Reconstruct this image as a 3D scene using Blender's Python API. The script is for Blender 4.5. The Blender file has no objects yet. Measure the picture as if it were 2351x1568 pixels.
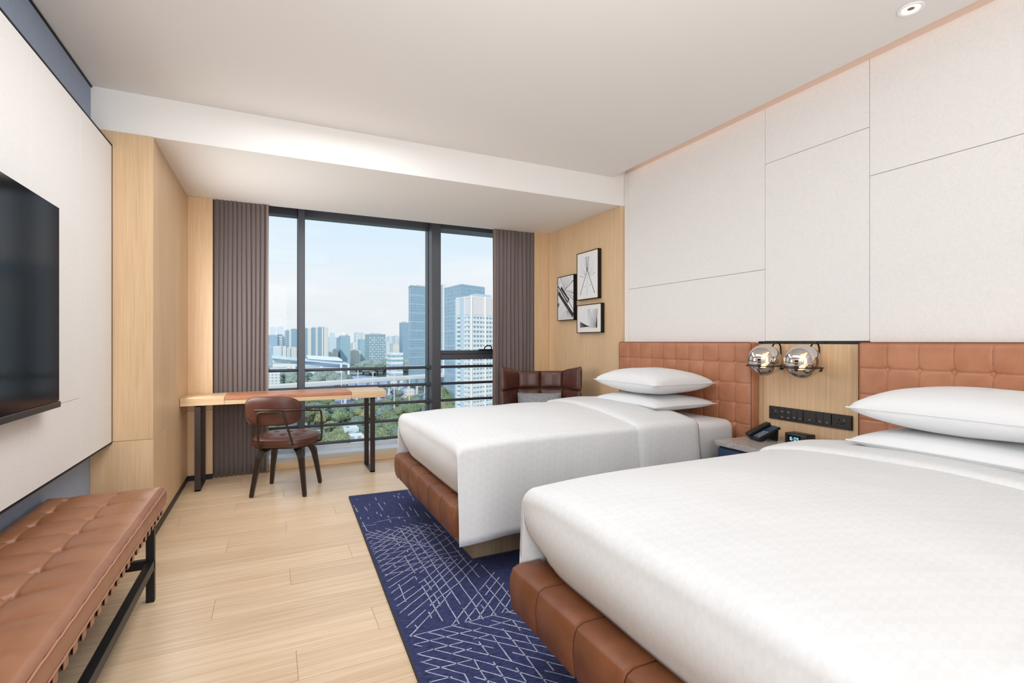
import bpy, bmesh, math, random
from mathutils import Vector, Matrix, noise
R = random.Random(7)
PI = math.pi
C = bpy.context.scene.collection
SC = bpy.context.scene

# ------------------------------------------------------------------ camera
cam_d = bpy.data.cameras.new('camera'); cam = bpy.data.objects.new('camera', cam_d); C.objects.link(cam)
cam_d.sensor_width = 36.0; cam_d.lens = 1145.0 / 2351.0 * 36.0
cam_d.clip_start = 0.05; cam_d.clip_end = 6000
cam.location = (0, 0, 1.2); cam.rotation_euler = (PI / 2, 0, -math.radians(25.72))
SC.camera = cam
SC.view_settings.view_transform = 'Standard'; SC.view_settings.look = 'None'
SC.view_settings.exposure = 0.22; SC.view_settings.gamma = 1.0
SC.view_settings.use_curve_mapping = False
SC.cycles.max_bounces = 10; SC.cycles.diffuse_bounces = 6; SC.cycles.transparent_max_bounces = 16
SC.cycles.use_denoising = True; SC.cycles.caustics_reflective = False; SC.cycles.caustics_refractive = False

# ------------------------------------------------------------------ world (hazy daylight sky with thin cloud)
W = bpy.data.worlds.new('sky'); SC.world = W; W.use_nodes = True
nt = W.node_tree; nt.nodes.clear()
def N(t, **k):
    n = nt.nodes.new(t)
    for a, v in k.items(): setattr(n, a, v)
    return n
tc = N('ShaderNodeTexCoord'); sep = N('ShaderNodeSeparateXYZ'); nt.links.new(tc.outputs['Generated'], sep.inputs[0])
rp = N('ShaderNodeValToRGB'); nt.links.new(sep.outputs['Z'], rp.inputs[0])
e = rp.color_ramp.elements
e[0].position = 0.0; e[0].color = (.80, .83, .86, 1)
e[1].position = 1.0; e[1].color = (.34, .56, .95, 1)
for p, c in ((.09, (.84, .87, .90, 1)), (.17, (.76, .86, .95, 1)), (.27, (.66, .83, .96, 1)), (.5, (.5, .72, .97, 1))):
    q = rp.color_ramp.elements.new(p); q.color = c
mp = N('ShaderNodeMapping'); mp.inputs['Scale'].default_value = (2.2, 2.2, 9); nt.links.new(tc.outputs['Generated'], mp.inputs[0])
nz = N('ShaderNodeTexNoise'); nz.inputs['Scale'].default_value = 1.6; nz.inputs['Detail'].default_value = 5
nt.links.new(mp.outputs[0], nz.inputs['Vector'])
cr = N('ShaderNodeValToRGB'); cr.color_ramp.elements[0].position = .47; cr.color_ramp.elements[1].position = .75
nt.links.new(nz.outputs['Fac'], cr.inputs[0])
mx = N('ShaderNodeMixRGB'); mx.inputs['Color2'].default_value = (.93, .94, .96, 1)
nt.links.new(cr.outputs['Color'], mx.inputs['Fac']); nt.links.new(rp.outputs['Color'], mx.inputs['Color1'])
bg = N('ShaderNodeBackground'); bg.inputs['Strength'].default_value = .91; nt.links.new(mx.outputs[0], bg.inputs['Color'])
wo = N('ShaderNodeOutputWorld'); nt.links.new(bg.outputs[0], wo.inputs[0])

# ------------------------------------------------------------------ sun (behind the building, lights the city)
def light(name, kind, energy, loc, rot, color=(1, 1, 1), **k):
    d = bpy.data.lights.new(name, kind); d.energy = energy; d.color = color
    for a, v in k.items(): setattr(d, a, v)
    o = bpy.data.objects.new(name, d); C.objects.link(o); o.location = loc; o.rotation_euler = rot
    return o
s = light('sun', 'SUN', 1.9, (0, 0, 50), (0, 0, 0), (1, .95, .86), angle=.02)
s.rotation_euler = Vector((.45, .75, -.62)).to_track_quat('-Z', 'Y').to_euler()
# room lighting: unseen fill panels added to even out room and bay
WL = (.93, .965, 1.0)
def aim(o, d): o.rotation_euler = Vector(d).to_track_quat('-Z', 'Y').to_euler()
aim(light('room_fill', 'AREA', 88, (-.05, -1.85, 1.45), (0, 0, 0), WL, shape='RECTANGLE', size=1.5, size_y=2.2), (.40, 1, 0))  # unseen upright fill panel added behind the camera
aim(light('bounce_fill', 'AREA', 19, (.5, .4, 1.5), (0, 0, 0), WL, shape='RECTANGLE', size=2.0, size_y=2.0), (-.08, .15, 1))  # added upward fill, unseen, brightens the room off the ceiling
aim(light('ceiling_fill', 'AREA', 27, (.40, 2.3, 2.66), (0, 0, 0), WL, shape='RECTANGLE', size=1.0, size_y=2.2), (0, 0, -1))  # unseen downward fill added below the ceiling, not a fitted lamp
aim(light('bay_side_fill', 'AREA', 17, (-.62, 4.25, 1.35), (0, 0, 0), WL, shape='RECTANGLE', size=1.0, size_y=1.1), (1, 0, 0))  # added unseen fill at the left bay wall, brightens faces turned to it
aim(light('bay_top_fill', 'AREA', 9, (1.1, 4.4, 2.42), (0, 0, 0), WL, shape='RECTANGLE', size=2.6, size_y=.9), (0, 0, -1))  # unseen fill added under the soffit to lift the bay
light('cove_light', 'AREA', .9, (2.83, 1.0, 2.80), (0, math.radians(-100), 0), (1, .55, .35), shape='RECTANGLE', size=.05, size_y=5.2)

# ------------------------------------------------------------------ materials
def newmat(name):
    m = bpy.data.materials.new(name); m.use_nodes = True
    return m, m.node_tree, m.node_tree.nodes['Principled BSDF']
def flat(name, col, rough=.6, metal=0, **k):
    m, t, b = newmat(name)
    b.inputs['Base Color'].default_value = (*col, 1); b.inputs['Roughness'].default_value = rough; b.inputs['Metallic'].default_value = metal
    for a, v in k.items(): b.inputs[a].default_value = v
    return m
def tex_mat(name, c1, c2, scale=(1, 1, 1), nscale=8, detail=4, rough=.6, bump=0, bscale=None, lo=.3, hi=.7, dist=0, spec=.5, rnd=0, bdist=.01, sheen=0):
    m, t, b = newmat(name); L = t.links.new
    g = t.nodes.new('ShaderNodeNewGeometry'); mp = t.nodes.new('ShaderNodeMapping'); mp.inputs['Scale'].default_value = scale
    if rnd:
        oi = t.nodes.new('ShaderNodeObjectInfo'); ad = t.nodes.new('ShaderNodeVectorMath'); ad.operation = 'MULTIPLY_ADD'
        ad.inputs[1].default_value = (37, 23, 31); L(oi.outputs['Random'], ad.inputs[0]); L(g.outputs['Position'], ad.inputs[2]); L(ad.outputs[0], mp.inputs[0])
    else: L(g.outputs['Position'], mp.inputs[0])
    n = t.nodes.new('ShaderNodeTexNoise'); n.inputs['Scale'].default_value = nscale; n.inputs['Detail'].default_value = detail; n.inputs['Distortion'].default_value = dist
    L(mp.outputs[0], n.inputs['Vector'])
    r = t.nodes.new('ShaderNodeValToRGB'); r.color_ramp.elements[0].position = lo; r.color_ramp.elements[1].position = hi
    r.color_ramp.elements[0].color = (*c1, 1); r.color_ramp.elements[1].color = (*c2, 1)
    L(n.outputs['Fac'], r.inputs[0])
    out = r.outputs['Color']
    if rnd:
        hs = t.nodes.new('ShaderNodeHueSaturation'); mr = t.nodes.new('ShaderNodeMapRange')
        mr.inputs['To Min'].default_value = 1 - rnd; mr.inputs['To Max'].default_value = 1 + rnd
        L(oi.outputs['Random'], mr.inputs[0]); L(mr.outputs[0], hs.inputs['Value']); L(out, hs.inputs['Color']); out = hs.outputs[0]
    L(out, b.inputs['Base Color'])
    b.inputs['Roughness'].default_value = rough; b.inputs['Specular IOR Level'].default_value = spec
    if sheen: b.inputs['Sheen Weight'].default_value = sheen
    if bump:
        n2 = t.nodes.new('ShaderNodeTexNoise'); n2.inputs['Scale'].default_value = bscale or 60; n2.inputs['Detail'].default_value = 5
        L(g.outputs['Position'] if bscale else mp.outputs[0], n2.inputs['Vector'])
        bp = t.nodes.new('ShaderNodeBump'); bp.inputs['Strength'].default_value = bump; bp.inputs['Distance'].default_value = bdist
        L(n2.outputs['Fac'], bp.inputs['Height']); L(bp.outputs[0], b.inputs['Normal'])
    return m
def wood(name, base, dark, axis, rough=.5, amp=.5, rnd=.05, spec=.4, fine=1.0, seamless=True):
    """oak veneer: fine long pores plus wide cathedral figure; axis = direction of the grain"""
    m, t, b = newmat(name); L = t.links.new
    g = t.nodes.new('ShaderNodeNewGeometry'); oi = t.nodes.new('ShaderNodeObjectInfo')
    ad = t.nodes.new('ShaderNodeVectorMath'); ad.operation = 'MULTIPLY_ADD'; ad.inputs[1].default_value = (17.3, 11.7, 13.1)
    L(oi.outputs['Random'], ad.inputs[0]); L(g.outputs['Position'], ad.inputs[2])
    def mapped(a, l):
        mp = t.nodes.new('ShaderNodeMapping'); sc = [a, a, a]; sc['XYZ'.index(axis)] = l
        mp.inputs['Scale'].default_value = sc; L(ad.outputs[0], mp.inputs[0]); return mp.outputs[0]
    f = t.nodes.new('ShaderNodeTexNoise'); f.inputs['Scale'].default_value = 1; f.inputs['Detail'].default_value = 6; L(mapped(150 * fine, 3.5), f.inputs['Vector'])
    w = t.nodes.new('ShaderNodeTexWave'); w.wave_type = 'RINGS' if seamless else 'BANDS'; w.inputs['Scale'].default_value = 5.5; w.inputs['Distortion'].default_value = 9; w.inputs['Detail'].default_value = 3
    w.inputs['Detail Scale'].default_value = 1.1; L(mapped(1.6, .12), w.inputs['Vector'])
    c = t.nodes.new('ShaderNodeTexNoise'); c.inputs['Scale'].default_value = 1; c.inputs['Detail'].default_value = 3; L(mapped(4, .4), c.inputs['Vector'])
    def mathn(op, a, bb):
        n = t.nodes.new('ShaderNodeMath'); n.operation = op
        for i, v in enumerate((a, bb)):
            if isinstance(v, (int, float)): n.inputs[i].default_value = v
            else: L(v, n.inputs[i])
        return n.outputs[0]
    v = mathn('ADD', mathn('MULTIPLY', f.outputs['Fac'], .62), mathn('ADD', mathn('MULTIPLY', w.outputs['Fac'], .10), mathn('MULTIPLY', c.outputs['Fac'], .42)))
    r = t.nodes.new('ShaderNodeValToRGB'); r.color_ramp.elements[0].position = .58 - .5 * amp * .5; r.color_ramp.elements[1].position = .58 + .5 * amp * .5
    r.color_ramp.elements[0].color = (*dark, 1); r.color_ramp.elements[1].color = (*base, 1); L(v, r.inputs[0])
    hs = t.nodes.new('ShaderNodeHueSaturation'); mr = t.nodes.new('ShaderNodeMapRange'); mr.inputs['To Min'].default_value = 1 - rnd; mr.inputs['To Max'].default_value = 1 + rnd
    L(oi.outputs['Random'], mr.inputs[0]); L(mr.outputs[0], hs.inputs['Value']); L(r.outputs[0], hs.inputs['Color']); L(hs.outputs[0], b.inputs['Base Color'])
    b.inputs['Roughness'].default_value = rough; b.inputs['Specular IOR Level'].default_value = spec
    bp = t.nodes.new('ShaderNodeBump'); bp.inputs['Strength'].default_value = .12; bp.inputs['Distance'].default_value = .002; L(f.outputs['Fac'], bp.inputs['Height']); L(bp.outputs[0], b.inputs['Normal'])
    return m

M = {}
M['ceiling'] = flat('ceiling_paint', (.80, .775, .75), .9)
M['beam'] = flat('beam_paint', (.86, .84, .81), .85)
M['panel'] = tex_mat('fabric_panel', (.775, .75, .725), (.815, .795, .77), (1, 1, 1), 90, 3, .85, .08, 300)
M['reveal'] = flat('reveal_paint', (.70, .62, .56), .8)
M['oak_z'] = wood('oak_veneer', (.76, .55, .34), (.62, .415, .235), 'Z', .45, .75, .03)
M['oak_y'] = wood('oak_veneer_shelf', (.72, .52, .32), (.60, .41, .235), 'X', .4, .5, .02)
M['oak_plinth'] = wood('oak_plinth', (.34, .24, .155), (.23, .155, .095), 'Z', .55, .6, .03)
M['floor'] = wood('oak_floor', (.77, .59, .40), (.60, .42, .26), 'X', .33, .62, .05, .45)
M['joint'] = flat('plank_joint', (.26, .18, .11), .9)
M['blue_wall'] = tex_mat('blue_wallcovering', (.27, .33, .44), (.31, .37, .49), (1, 1, .2), 220, 2, .8, .1, 400)
M['black'] = flat('black_metal', (.012, .011, .011), .45, .4)
M['bronze'] = flat('bronze_metal', (.075, .052, .04), .34, .75)
M['deskleg'] = flat('dark_steel', (.055, .04, .038), .35, .6)
M['frame'] = flat('window_aluminium', (.085, .09, .105), .4, .35)
M['rail'] = flat('rail_metal', (.075, .075, .09), .35, .5)
M['white_alu'] = flat('white_sill', (.82, .84, .85), .5)
M['curtain'] = flat('taupe_curtain', (.16, .125, .118), .95, **{'Sheen Weight': .2})
M['lining'] = flat('curtain_lining', (.27, .2, .17), .95)
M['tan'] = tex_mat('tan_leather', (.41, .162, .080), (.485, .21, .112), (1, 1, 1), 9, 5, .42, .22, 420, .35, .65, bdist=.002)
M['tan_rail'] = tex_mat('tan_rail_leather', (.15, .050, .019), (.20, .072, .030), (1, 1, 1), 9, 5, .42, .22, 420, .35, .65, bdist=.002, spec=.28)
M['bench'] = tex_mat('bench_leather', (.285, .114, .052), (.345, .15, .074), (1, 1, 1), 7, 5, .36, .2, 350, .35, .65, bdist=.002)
M['pipe'] = flat('leather_piping', (.42, .2, .12), .4)
M['seam'] = flat('leather_seam', (.16, .055, .026), .6)
M['brown'] = tex_mat('brown_leather', (.072, .024, .016), (.11, .04, .026), (1, 1, 1), 14, 5, .34, .3, 380, .3, .7, bdist=.002)
M['walnut'] = flat('dark_walnut', (.020, .0125, .009), .35)
M['linen'] = flat('white_linen', (.715, .72, .725), .8)
M['grey_cushion'] = tex_mat('grey_boucle', (.12, .13, .14), (.45, .47, .48), (1, 1, 1), 260, 3, .95, .5, 260, .35, .65, bdist=.004)
M['rug'] = tex_mat('rug_blue', (.005, .007, .036), (.036, .050, .165), (5, 30, 1), 7, 9, .95, .35, 260, .34, .66, dist=.4, bdist=.004)
M['rug_line'] = tex_mat('rug_yarn', (.20, .22, .36), (.47, .48, .58), (1, 1, 1), 190, 3, .95, 0, None, .35, .6)
M['rug_edge'] = flat('rug_binding', (.03, .03, .045), .95)
M['tv'] = flat('tv_glass', (.003, .003, .004), .12, **{'Specular IOR Level': .12})
M['tv_body'] = flat('tv_body', (.02, .02, .02), .35)
M['stone'] = tex_mat('speckled_stone', (.16, .15, .145), (.62, .585, .545), (1, 1, 1), 330, 4, .22, 0, None, .36, .62)
M['navy'] = flat('navy_lacquer', (.028, .055, .105), .4)
M['plastic'] = flat('black_plastic', (.013, .012, .012), .32)
M['switch'] = flat('switch_plate', (.018, .015, .013), .3)
M['mark'] = flat('white_mark', (.55, .55, .55), .6)
M['print'] = flat('art_paper', (.78, .78, .80), .7)
M['mat_board'] = flat('art_mount', (.80, .78, .72), .8)
M['ink'] = flat('art_ink', (.03, .028, .03), .7)
M['ink2'] = flat('art_grey', (.36, .35, .37), .7)
M['white_trim'] = flat('white_trim', (.85, .85, .83), .4)
def emit(name, col, st):
    m, t, b = newmat(name); b.inputs['Base Color'].default_value = (*col, 1); b.inputs['Emission Color'].default_value = (*col, 1); b.inputs['Emission Strength'].default_value = st; return m
M['digit'] = emit('clock_digits', (.35, .75, .95), .9)
M['filament'] = emit('bulb_filament', (1, .62, .22), 22)
M['downlight'] = emit('downlight_lens', (1, .8, .55), 1.2)
M['phone_face'] = flat('phone_face', (.012, .06, .11), .2)
M['red'] = flat('red_key', (.75, .04, .03), .4)
# duvet: faint woven triangles
m, t, b = newmat('duvet_damask'); L = t.links.new
g = t.nodes.new('ShaderNodeNewGeometry'); mp = t.nodes.new('ShaderNodeMapping'); mp.inputs['Rotation'].default_value = (.6, .5, .785); mp.inputs['Scale'].default_value = (1, 1.8, 1); L(g.outputs['Position'], mp.inputs[0])
ck = t.nodes.new('ShaderNodeTexChecker'); ck.inputs['Scale'].default_value = 32; L(mp.outputs[0], ck.inputs[0])
ck.inputs['Color1'].default_value = (.69, .695, .70, 1); ck.inputs['Color2'].default_value = (.668, .673, .678, 1); L(ck.outputs[0], b.inputs['Base Color'])
nn = t.nodes.new('ShaderNodeTexNoise'); nn.inputs['Scale'].default_value = 3.5; nn.inputs['Detail'].default_value = 3; L(g.outputs['Position'], nn.inputs['Vector'])
bp = t.nodes.new('ShaderNodeBump'); bp.inputs['Strength'].default_value = .35; bp.inputs['Distance'].default_value = .02; L(nn.outputs['Fac'], bp.inputs['Height']); L(bp.outputs[0], b.inputs['Normal'])
b.inputs['Roughness'].default_value = .72
M['duvet'] = m
# window glass: see-through pane with a little mirror reflection
def thin_glass(name, tint, refl, rough=0):
    m = bpy.data.materials.new(name); m.use_nodes = True; t = m.node_tree; t.nodes.clear(); L = t.links.new
    tr = t.nodes.new('ShaderNodeBsdfTransparent'); tr.inputs[0].default_value = (*tint, 1)
    gl = t.nodes.new('ShaderNodeBsdfGlossy'); gl.inputs['Roughness'].default_value = rough
    fr = t.nodes.new('ShaderNodeLayerWeight'); fr.inputs['Blend'].default_value = refl
    mr = t.nodes.new('ShaderNodeMapRange'); mr.inputs['To Min'].default_value = refl * .2; mr.inputs['To Max'].default_value = min(1, refl * 1.4)
    L(fr.outputs['Fresnel'], mr.inputs[0])
    mx = t.nodes.new('ShaderNodeMixShader'); L(mr.outputs[0], mx.inputs[0]); L(tr.outputs[0], mx.inputs[1]); L(gl.outputs[0], mx.inputs[2])
    o = t.nodes.new('ShaderNodeOutputMaterial'); L(mx.outputs[0], o.inputs[0]); return m
M['glass'] = thin_glass('window_glass', (.97, .985, .99), .02)
def smoke():
    m = bpy.data.materials.new('smoked_mirror_glass'); m.use_nodes = True; t = m.node_tree; t.nodes.clear(); L = t.links.new
    tr = t.nodes.new('ShaderNodeBsdfTransparent'); tr.inputs[0].default_value = (.48, .40, .34, 1)
    gl = t.nodes.new('ShaderNodeBsdfGlossy'); gl.inputs['Roughness'].default_value = 0; gl.inputs['Color'].default_value = (.95, .92, .89, 1)
    lw = t.nodes.new('ShaderNodeLayerWeight'); lw.inputs['Blend'].default_value = .35
    mr = t.nodes.new('ShaderNodeMapRange'); mr.inputs['To Min'].default_value = .6; mr.inputs['To Max'].default_value = .85; L(lw.outputs['Fresnel'], mr.inputs[0])
    mx = t.nodes.new('ShaderNodeMixShader'); L(mr.outputs[0], mx.inputs[0]); L(tr.outputs[0], mx.inputs[1]); L(gl.outputs[0], mx.inputs[2])
    o = t.nodes.new('ShaderNodeOutputMaterial'); L(mx.outputs[0], o.inputs[0]); return m
M['smoke'] = smoke()
M['bulb'] = thin_glass('amber_bulb', (1, .78, .45), .15)

# ------------------------------------------------------------------ mesh helpers
class MB:
    def __init__(s): s.v = []; s.f = []
    def add(s, vs, fs):
        o = len(s.v); s.v += [tuple(v) for v in vs]; s.f += [tuple(i + o for i in f) for f in fs]; return s
    def box(s, x0, y0, z0, x1, y1, z1):
        return s.add([(x0, y0, z0), (x1, y0, z0), (x1, y1, z0), (x0, y1, z0), (x0, y0, z1), (x1, y0, z1), (x1, y1, z1), (x0, y1, z1)],
                     [(0, 3, 2, 1), (4, 5, 6, 7), (0, 1, 5, 4), (1, 2, 6, 5), (2, 3, 7, 6), (3, 0, 4, 7)])
    def prism(s, pts, z0, z1):
        n = len(pts); return s.add([(x, y, z0) for x, y in pts] + [(x, y, z1) for x, y in pts],
            [tuple(range(n - 1, -1, -1)), tuple(range(n, 2 * n))] + [(i, (i + 1) % n, n + (i + 1) % n, n + i) for i in range(n)])
    def extr(s, pts, axis, a0, a1):
        """polygon of (p,q) pairs in the plane normal to axis, extruded along it"""
        def P(p, q, a): return {'X': (a, p, q), 'Y': (p, a, q), 'Z': (p, q, a)}[axis]
        n = len(pts); return s.add([P(p, q, a0) for p, q in pts] + [P(p, q, a1) for p, q in pts],
            [tuple(range(n - 1, -1, -1)), tuple(range(n, 2 * n))] + [(i, (i + 1) % n, n + (i + 1) % n, n + i) for i in range(n)])
    def tube(s, path, r, n=8, closed=False, caps=True, flat2=None, rot=0):
        P = [Vector(p) for p in path]; m = len(P); rings = []; up = None
        for i in range(m):
            a = P[(i - 1) % m] if (closed or i) else P[i]; c = P[(i + 1) % m] if (closed or i < m - 1) else P[i]
            tg = (c - a).normalized()
            if up is None: up = Vector((0, 0, 1)) if abs(tg.z) < .9 else Vector((0, 1, 0))
            x = tg.cross(up).normalized(); u = x.cross(tg).normalized(); up = u
            rr = r[i] if isinstance(r, (list, tuple)) else r; ru = flat2[i] if isinstance(flat2, (list, tuple)) else (flat2 if flat2 else rr)
            rings.append([P[i] + x * (rr * math.cos(2 * PI * k / n + rot)) + u * (ru * math.sin(2 * PI * k / n + rot)) for k in range(n)])
        vs = [v for rg in rings for v in rg]; fs = []
        for i in range(m if closed else m - 1):
            j = (i + 1) % m
            for k in range(n): fs.append((i * n + k, i * n + (k + 1) % n, j * n + (k + 1) % n, j * n + k))
        if caps and not closed: fs += [tuple(range(n - 1, -1, -1)), tuple(range((m - 1) * n, m * n))]
        return s.add(vs, fs)
    def lathe(s, prof, c=(0, 0, 0), n=24, axis='Z'):
        vs = []; m = len(prof)
        for r, h in prof:
            for k in range(n):
                a = 2 * PI * k / n; p = (r * math.cos(a), r * math.sin(a), h)
                if axis == 'X': p = (h, p[0], p[1])
                if axis == 'Y': p = (p[0], h, p[1])
                vs.append((p[0] + c[0], p[1] + c[1], p[2] + c[2]))
        fs = [(i * n + k, i * n + (k + 1) % n, (i + 1) * n + (k + 1) % n, (i + 1) * n + k) for i in range(m - 1) for k in range(n)]
        fs += [tuple(range(n - 1, -1, -1)), tuple(range((m - 1) * n, m * n))]
        return s.add(vs, fs)
    def grid(s, fn, nu, nv, flip=False, closed_u=False):
        vs = [fn(i / nu, j / nv) for j in range(nv + 1) for i in range(nu + 1)]
        fs = []
        for j in range(nv):
            for i in range(nu):
                a = j * (nu + 1) + i; q = (a, a + 1, a + nu + 2, a + nu + 1); fs.append(q[::-1] if flip else q)
        return s.add(vs, fs)
    def sphere(s, c, r, n=16, m=10, sc=(1, 1, 1)):
        return s.grid(lambda u, v: (c[0] + sc[0] * r * math.sin(PI * v) * math.cos(2 * PI * u), c[1] + sc[1] * r * math.sin(PI * v) * math.sin(2 * PI * u), c[2] + sc[2] * r * math.cos(PI * v)), n, m, True)
    def build(s, name, mat, parent=None, bevel=0, seg=1, smooth=0, local=False, weld=False, solid=0, subsurf=0, label=None, kind=None):
        me = bpy.data.meshes.new(name); vs = s.v
        if parent is not None and not local:
            off = wloc(parent); vs = [(v[0] - off[0], v[1] - off[1], v[2] - off[2]) for v in vs]
        me.from_pydata(vs, [], s.f); me.validate()
        if bevel or weld:
            bm = bmesh.new(); bm.from_mesh(me)
            if weld: bmesh.ops.remove_doubles(bm, verts=bm.verts, dist=1e-5)
            if bevel:
                ed = [e for e in bm.edges if len(e.link_faces) == 2 and e.calc_face_angle(0) > .6]
                bmesh.ops.bevel(bm, geom=ed, offset=bevel, segments=seg, profile=.5, affect='EDGES', clamp_overlap=True)
            bmesh.ops.recalc_face_normals(bm, faces=bm.faces)
            bm.to_mesh(me); bm.free()
        if smooth:
            me.polygons.foreach_set('use_smooth', [True] * len(me.polygons)); me.set_sharp_from_angle(angle=math.radians(smooth))
        me.materials.append(mat)
        o = bpy.data.objects.new(name, me); C.objects.link(o)
        if parent is not None: o.parent = parent
        if solid:
            md = o.modifiers.new('solid', 'SOLIDIFY'); md.thickness = solid; md.offset = -1
        if subsurf:
            md = o.modifiers.new('sub', 'SUBSURF'); md.levels = subsurf; md.render_levels = subsurf
        if label: o['label'] = label
        if kind: o['kind'] = kind
        return o
def wloc(o):
    v = Vector((0, 0, 0))
    while o is not None: v += o.location; o = o.parent
    return v
def thing(name, label, cat, loc=(0, 0, 0), rz=0, group=None):
    o = bpy.data.objects.new(name, None); C.objects.link(o); o.location = loc; o.rotation_euler = (0, 0, rz); o.empty_display_size = .1
    o['label'] = label; o['category'] = cat
    if group: o['group'] = group
    return o
def tag(o, label, cat, group=None):
    o['label'] = label; o['category'] = cat
    if group: o['group'] = group
    return o
def struct(name, mb, mat, **k):
    o = mb.build(name, mat, **k); o['kind'] = 'structure'; return o
def instance(me, name, parent, loc, rot=(0, 0, 0), scale=(1, 1, 1)):
    o = bpy.data.objects.new(name, me); C.objects.link(o)
    if parent is not None: o.parent = parent
    o.location = loc; o.rotation_euler = rot; o.scale = scale; return o
def mesh_of(mb, name, mat, bevel=0, smooth=0, seg=1, weld=False):
    o = mb.build(name, mat, bevel=bevel, smooth=smooth, seg=seg, weld=weld); me = o.data; bpy.data.objects.remove(o); return me
# ================================================================== SETTING
ZC, ZS = 2.70, 2.452          # ceiling, soffit over the window bay
XL, XR, XW0, XW1 = -.957, 2.95, -.653, 2.90
YB, YP, YS = 3.708, 5.066, 5.115
Y0 = -2.0
# floor with planks laid across the room
fl = struct('floor', MB().box(XL - .1, Y0 - .1, -.12, XR + .1, 5.14, -.0025), M['joint'])
PLY0, PW, PL, G = 1.9195, .1925, 1.28, .0010
plank_full = {}
for r in range(-10, 17):
    y0 = PLY0 + r * PW; y1 = y0 + PW
    if y0 < -.05: continue
    xoff = -.235 + .32 * ((r + 1) % 4)
    y1c = min(y1, 5.135)
    if y1c - y0 < .02: continue
    k = -3
    while True:
        xa = xoff + k * PL; xb = xa + PL; k += 1
        if xa > XR: break
        if xb < XL + .01: continue
        xa, xb = max(xa, XL), min(xb, XR)
        if xb - xa < .02: continue
        key = (round(xb - xa, 3), round(y1c - y0, 3))
        if key not in plank_full:
            plank_full[key] = mesh_of(MB().box(G * .5, G, -.012, key[0] - G * .5, key[1] - G, 0), 'plank', M['floor'], bevel=.0008)
        instance(plank_full[key], 'plank', fl, (xa, y0, 0))
# ceiling slab, cove over the headboard wall, bulkhead in front of the window bay
ce = struct('ceiling', MB().box(XL - .1, Y0, ZC, 2.80, YB, ZC + .2).box(2.795, Y0, ZC + .15, XR + .1, YB, ZC + .25).box(XL-.1, Y0-.1, ZC+.2, XR+.1, 5.8, ZC+.3), M['ceiling'])
struct('trim_1', MB().box(XL - .1, YB, ZS, XR + .1, YS, ZC + .22), M['beam'])      # bulkhead and soffit over the bay
struct('trim_2', MB().box(XL, YB - .004, ZC - .002, XL + .006, YB, ZC), M['black'])
tr = struct('trim_3', MB().box(XL, Y0, ZC - .009, XL + .008, YB, ZC), M['black'])  # thin black line under the ceiling
# walls
struct('wall_back', MB().box(XL - .2, Y0 - .12, -.1, XR + .2, Y0, 3.0), M['panel'])
struct('wall_left', MB().box(XL - .12, Y0 - .1, -.1, XL, YB + .05, 2.9), M['blue_wall'])
wr = struct('wall_right', MB().box(XR, Y0 - .1, -.1, XR + .15, 3.72, 3.0), M['reveal'])
PG = .0014
def rp(name, y0, y1, z0, z1, mat, th=.012):
    return MB().box(XR - th, y0 + PG, z0 + PG, XR, y1 - PG, z1 - PG).build(name, mat, wr, bevel=.0012)
ZP0, ZP1, ZH = 1.2015, 2.741, 1.19
for (a, b, c, d) in ((3.645, 3.706, ZH, ZP1), (2.245, 3.645, ZH, 1.676), (2.245, 3.645, 1.676, ZP1), (1.605, 2.245, ZP0, 2.371), (1.605, 2.245, 2.371, ZP1),
                     (-.1, 1.605, ZH, 2.102), (-.1, 1.605, 2.102, ZP1), (-1.99, -.1, ZP0, ZP1)):
    rp('panel', a, b, c, d, M['panel'])
MB().box(XR - .016, 1.60, 1.187, XR, 2.29, 1.2015).build('trim_strip', M['black'], wr)
for a, b in ((2.262, 3.706), (1.66, 2.262), (.27, 1.66), (-1.99, .27)):
    o = rp('oak_panel', a, b, .004, 1.186, M['oak_z'])
# left side of the window bay (oak pier and bay wall)
pl = struct('wall_bay_left', MB().box(XL - .1, YB, -.05, XW0 - .012, YP + .7, ZS), M['joint'])
SEAM = .604
for z0, z1 in ((.0, SEAM), (SEAM, ZS)):
    MB().box(XL, YB - .012, z0 + .001, XW0, YB, z1 - .001).build('oak_panel', M['oak_z'], pl, bevel=.0012)
    for y0, y1 in ((YB, 4.40), (4.40, YP)):
        MB().box(XW0 - .012, y0 + .0007, z0 + .001, XW0, y1 - .0007, z1 - .001).build('oak_panel', M['oak_z'], pl, bevel=.0012)
pr_ = struct('wall_bay_pier_left', MB().box(XW0 - .02, YP + .012, -.05, -.468, 5.75, ZS + .3), M['joint'])
for z0, z1 in ((.0, SEAM), (SEAM, ZS)):
    MB().box(XW0, YP, z0 + .001, -.466, YP + .013, z1 - .001).build('oak_panel', M['oak_z'], pr_, bevel=.0012)
# right side of the bay
pb = struct('wall_bay_right', MB().box(XW1 + .012, YB + .012, -.05, XR + .2, 5.8, ZS), M['joint'])
MB().box(XW1, YB, .001, XR + .001, YB + .013, ZS - .001).build('oak_panel', M['oak_z'], pb, bevel=.0012)
for y0, y1 in ((YB + .0125, 4.36), (4.36, 4.82), (4.82, 5.035)):
    MB().box(XW1, y0 + .0007, .001, XW1 + .013, y1 - .0007, ZS - .001).build('oak_panel', M['oak_z'], pb, bevel=.0012)
pq = struct('wall_bay_pier_right', MB().box(2.718, 5.047, -.05, XW1 + .02, 5.75, ZS + .3), M['joint'])
MB().box(2.715, 5.035, .001, XW1, 5.048, ZS - .001).build('oak_panel', M['oak_z'], pq, bevel=.0012)
# curtain pocket above the window and the wall strip that closes it
struct('trim_4', MB().box(-.7, YS, 2.62, 3.0, 5.8, 2.75), M['ceiling'])
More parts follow.
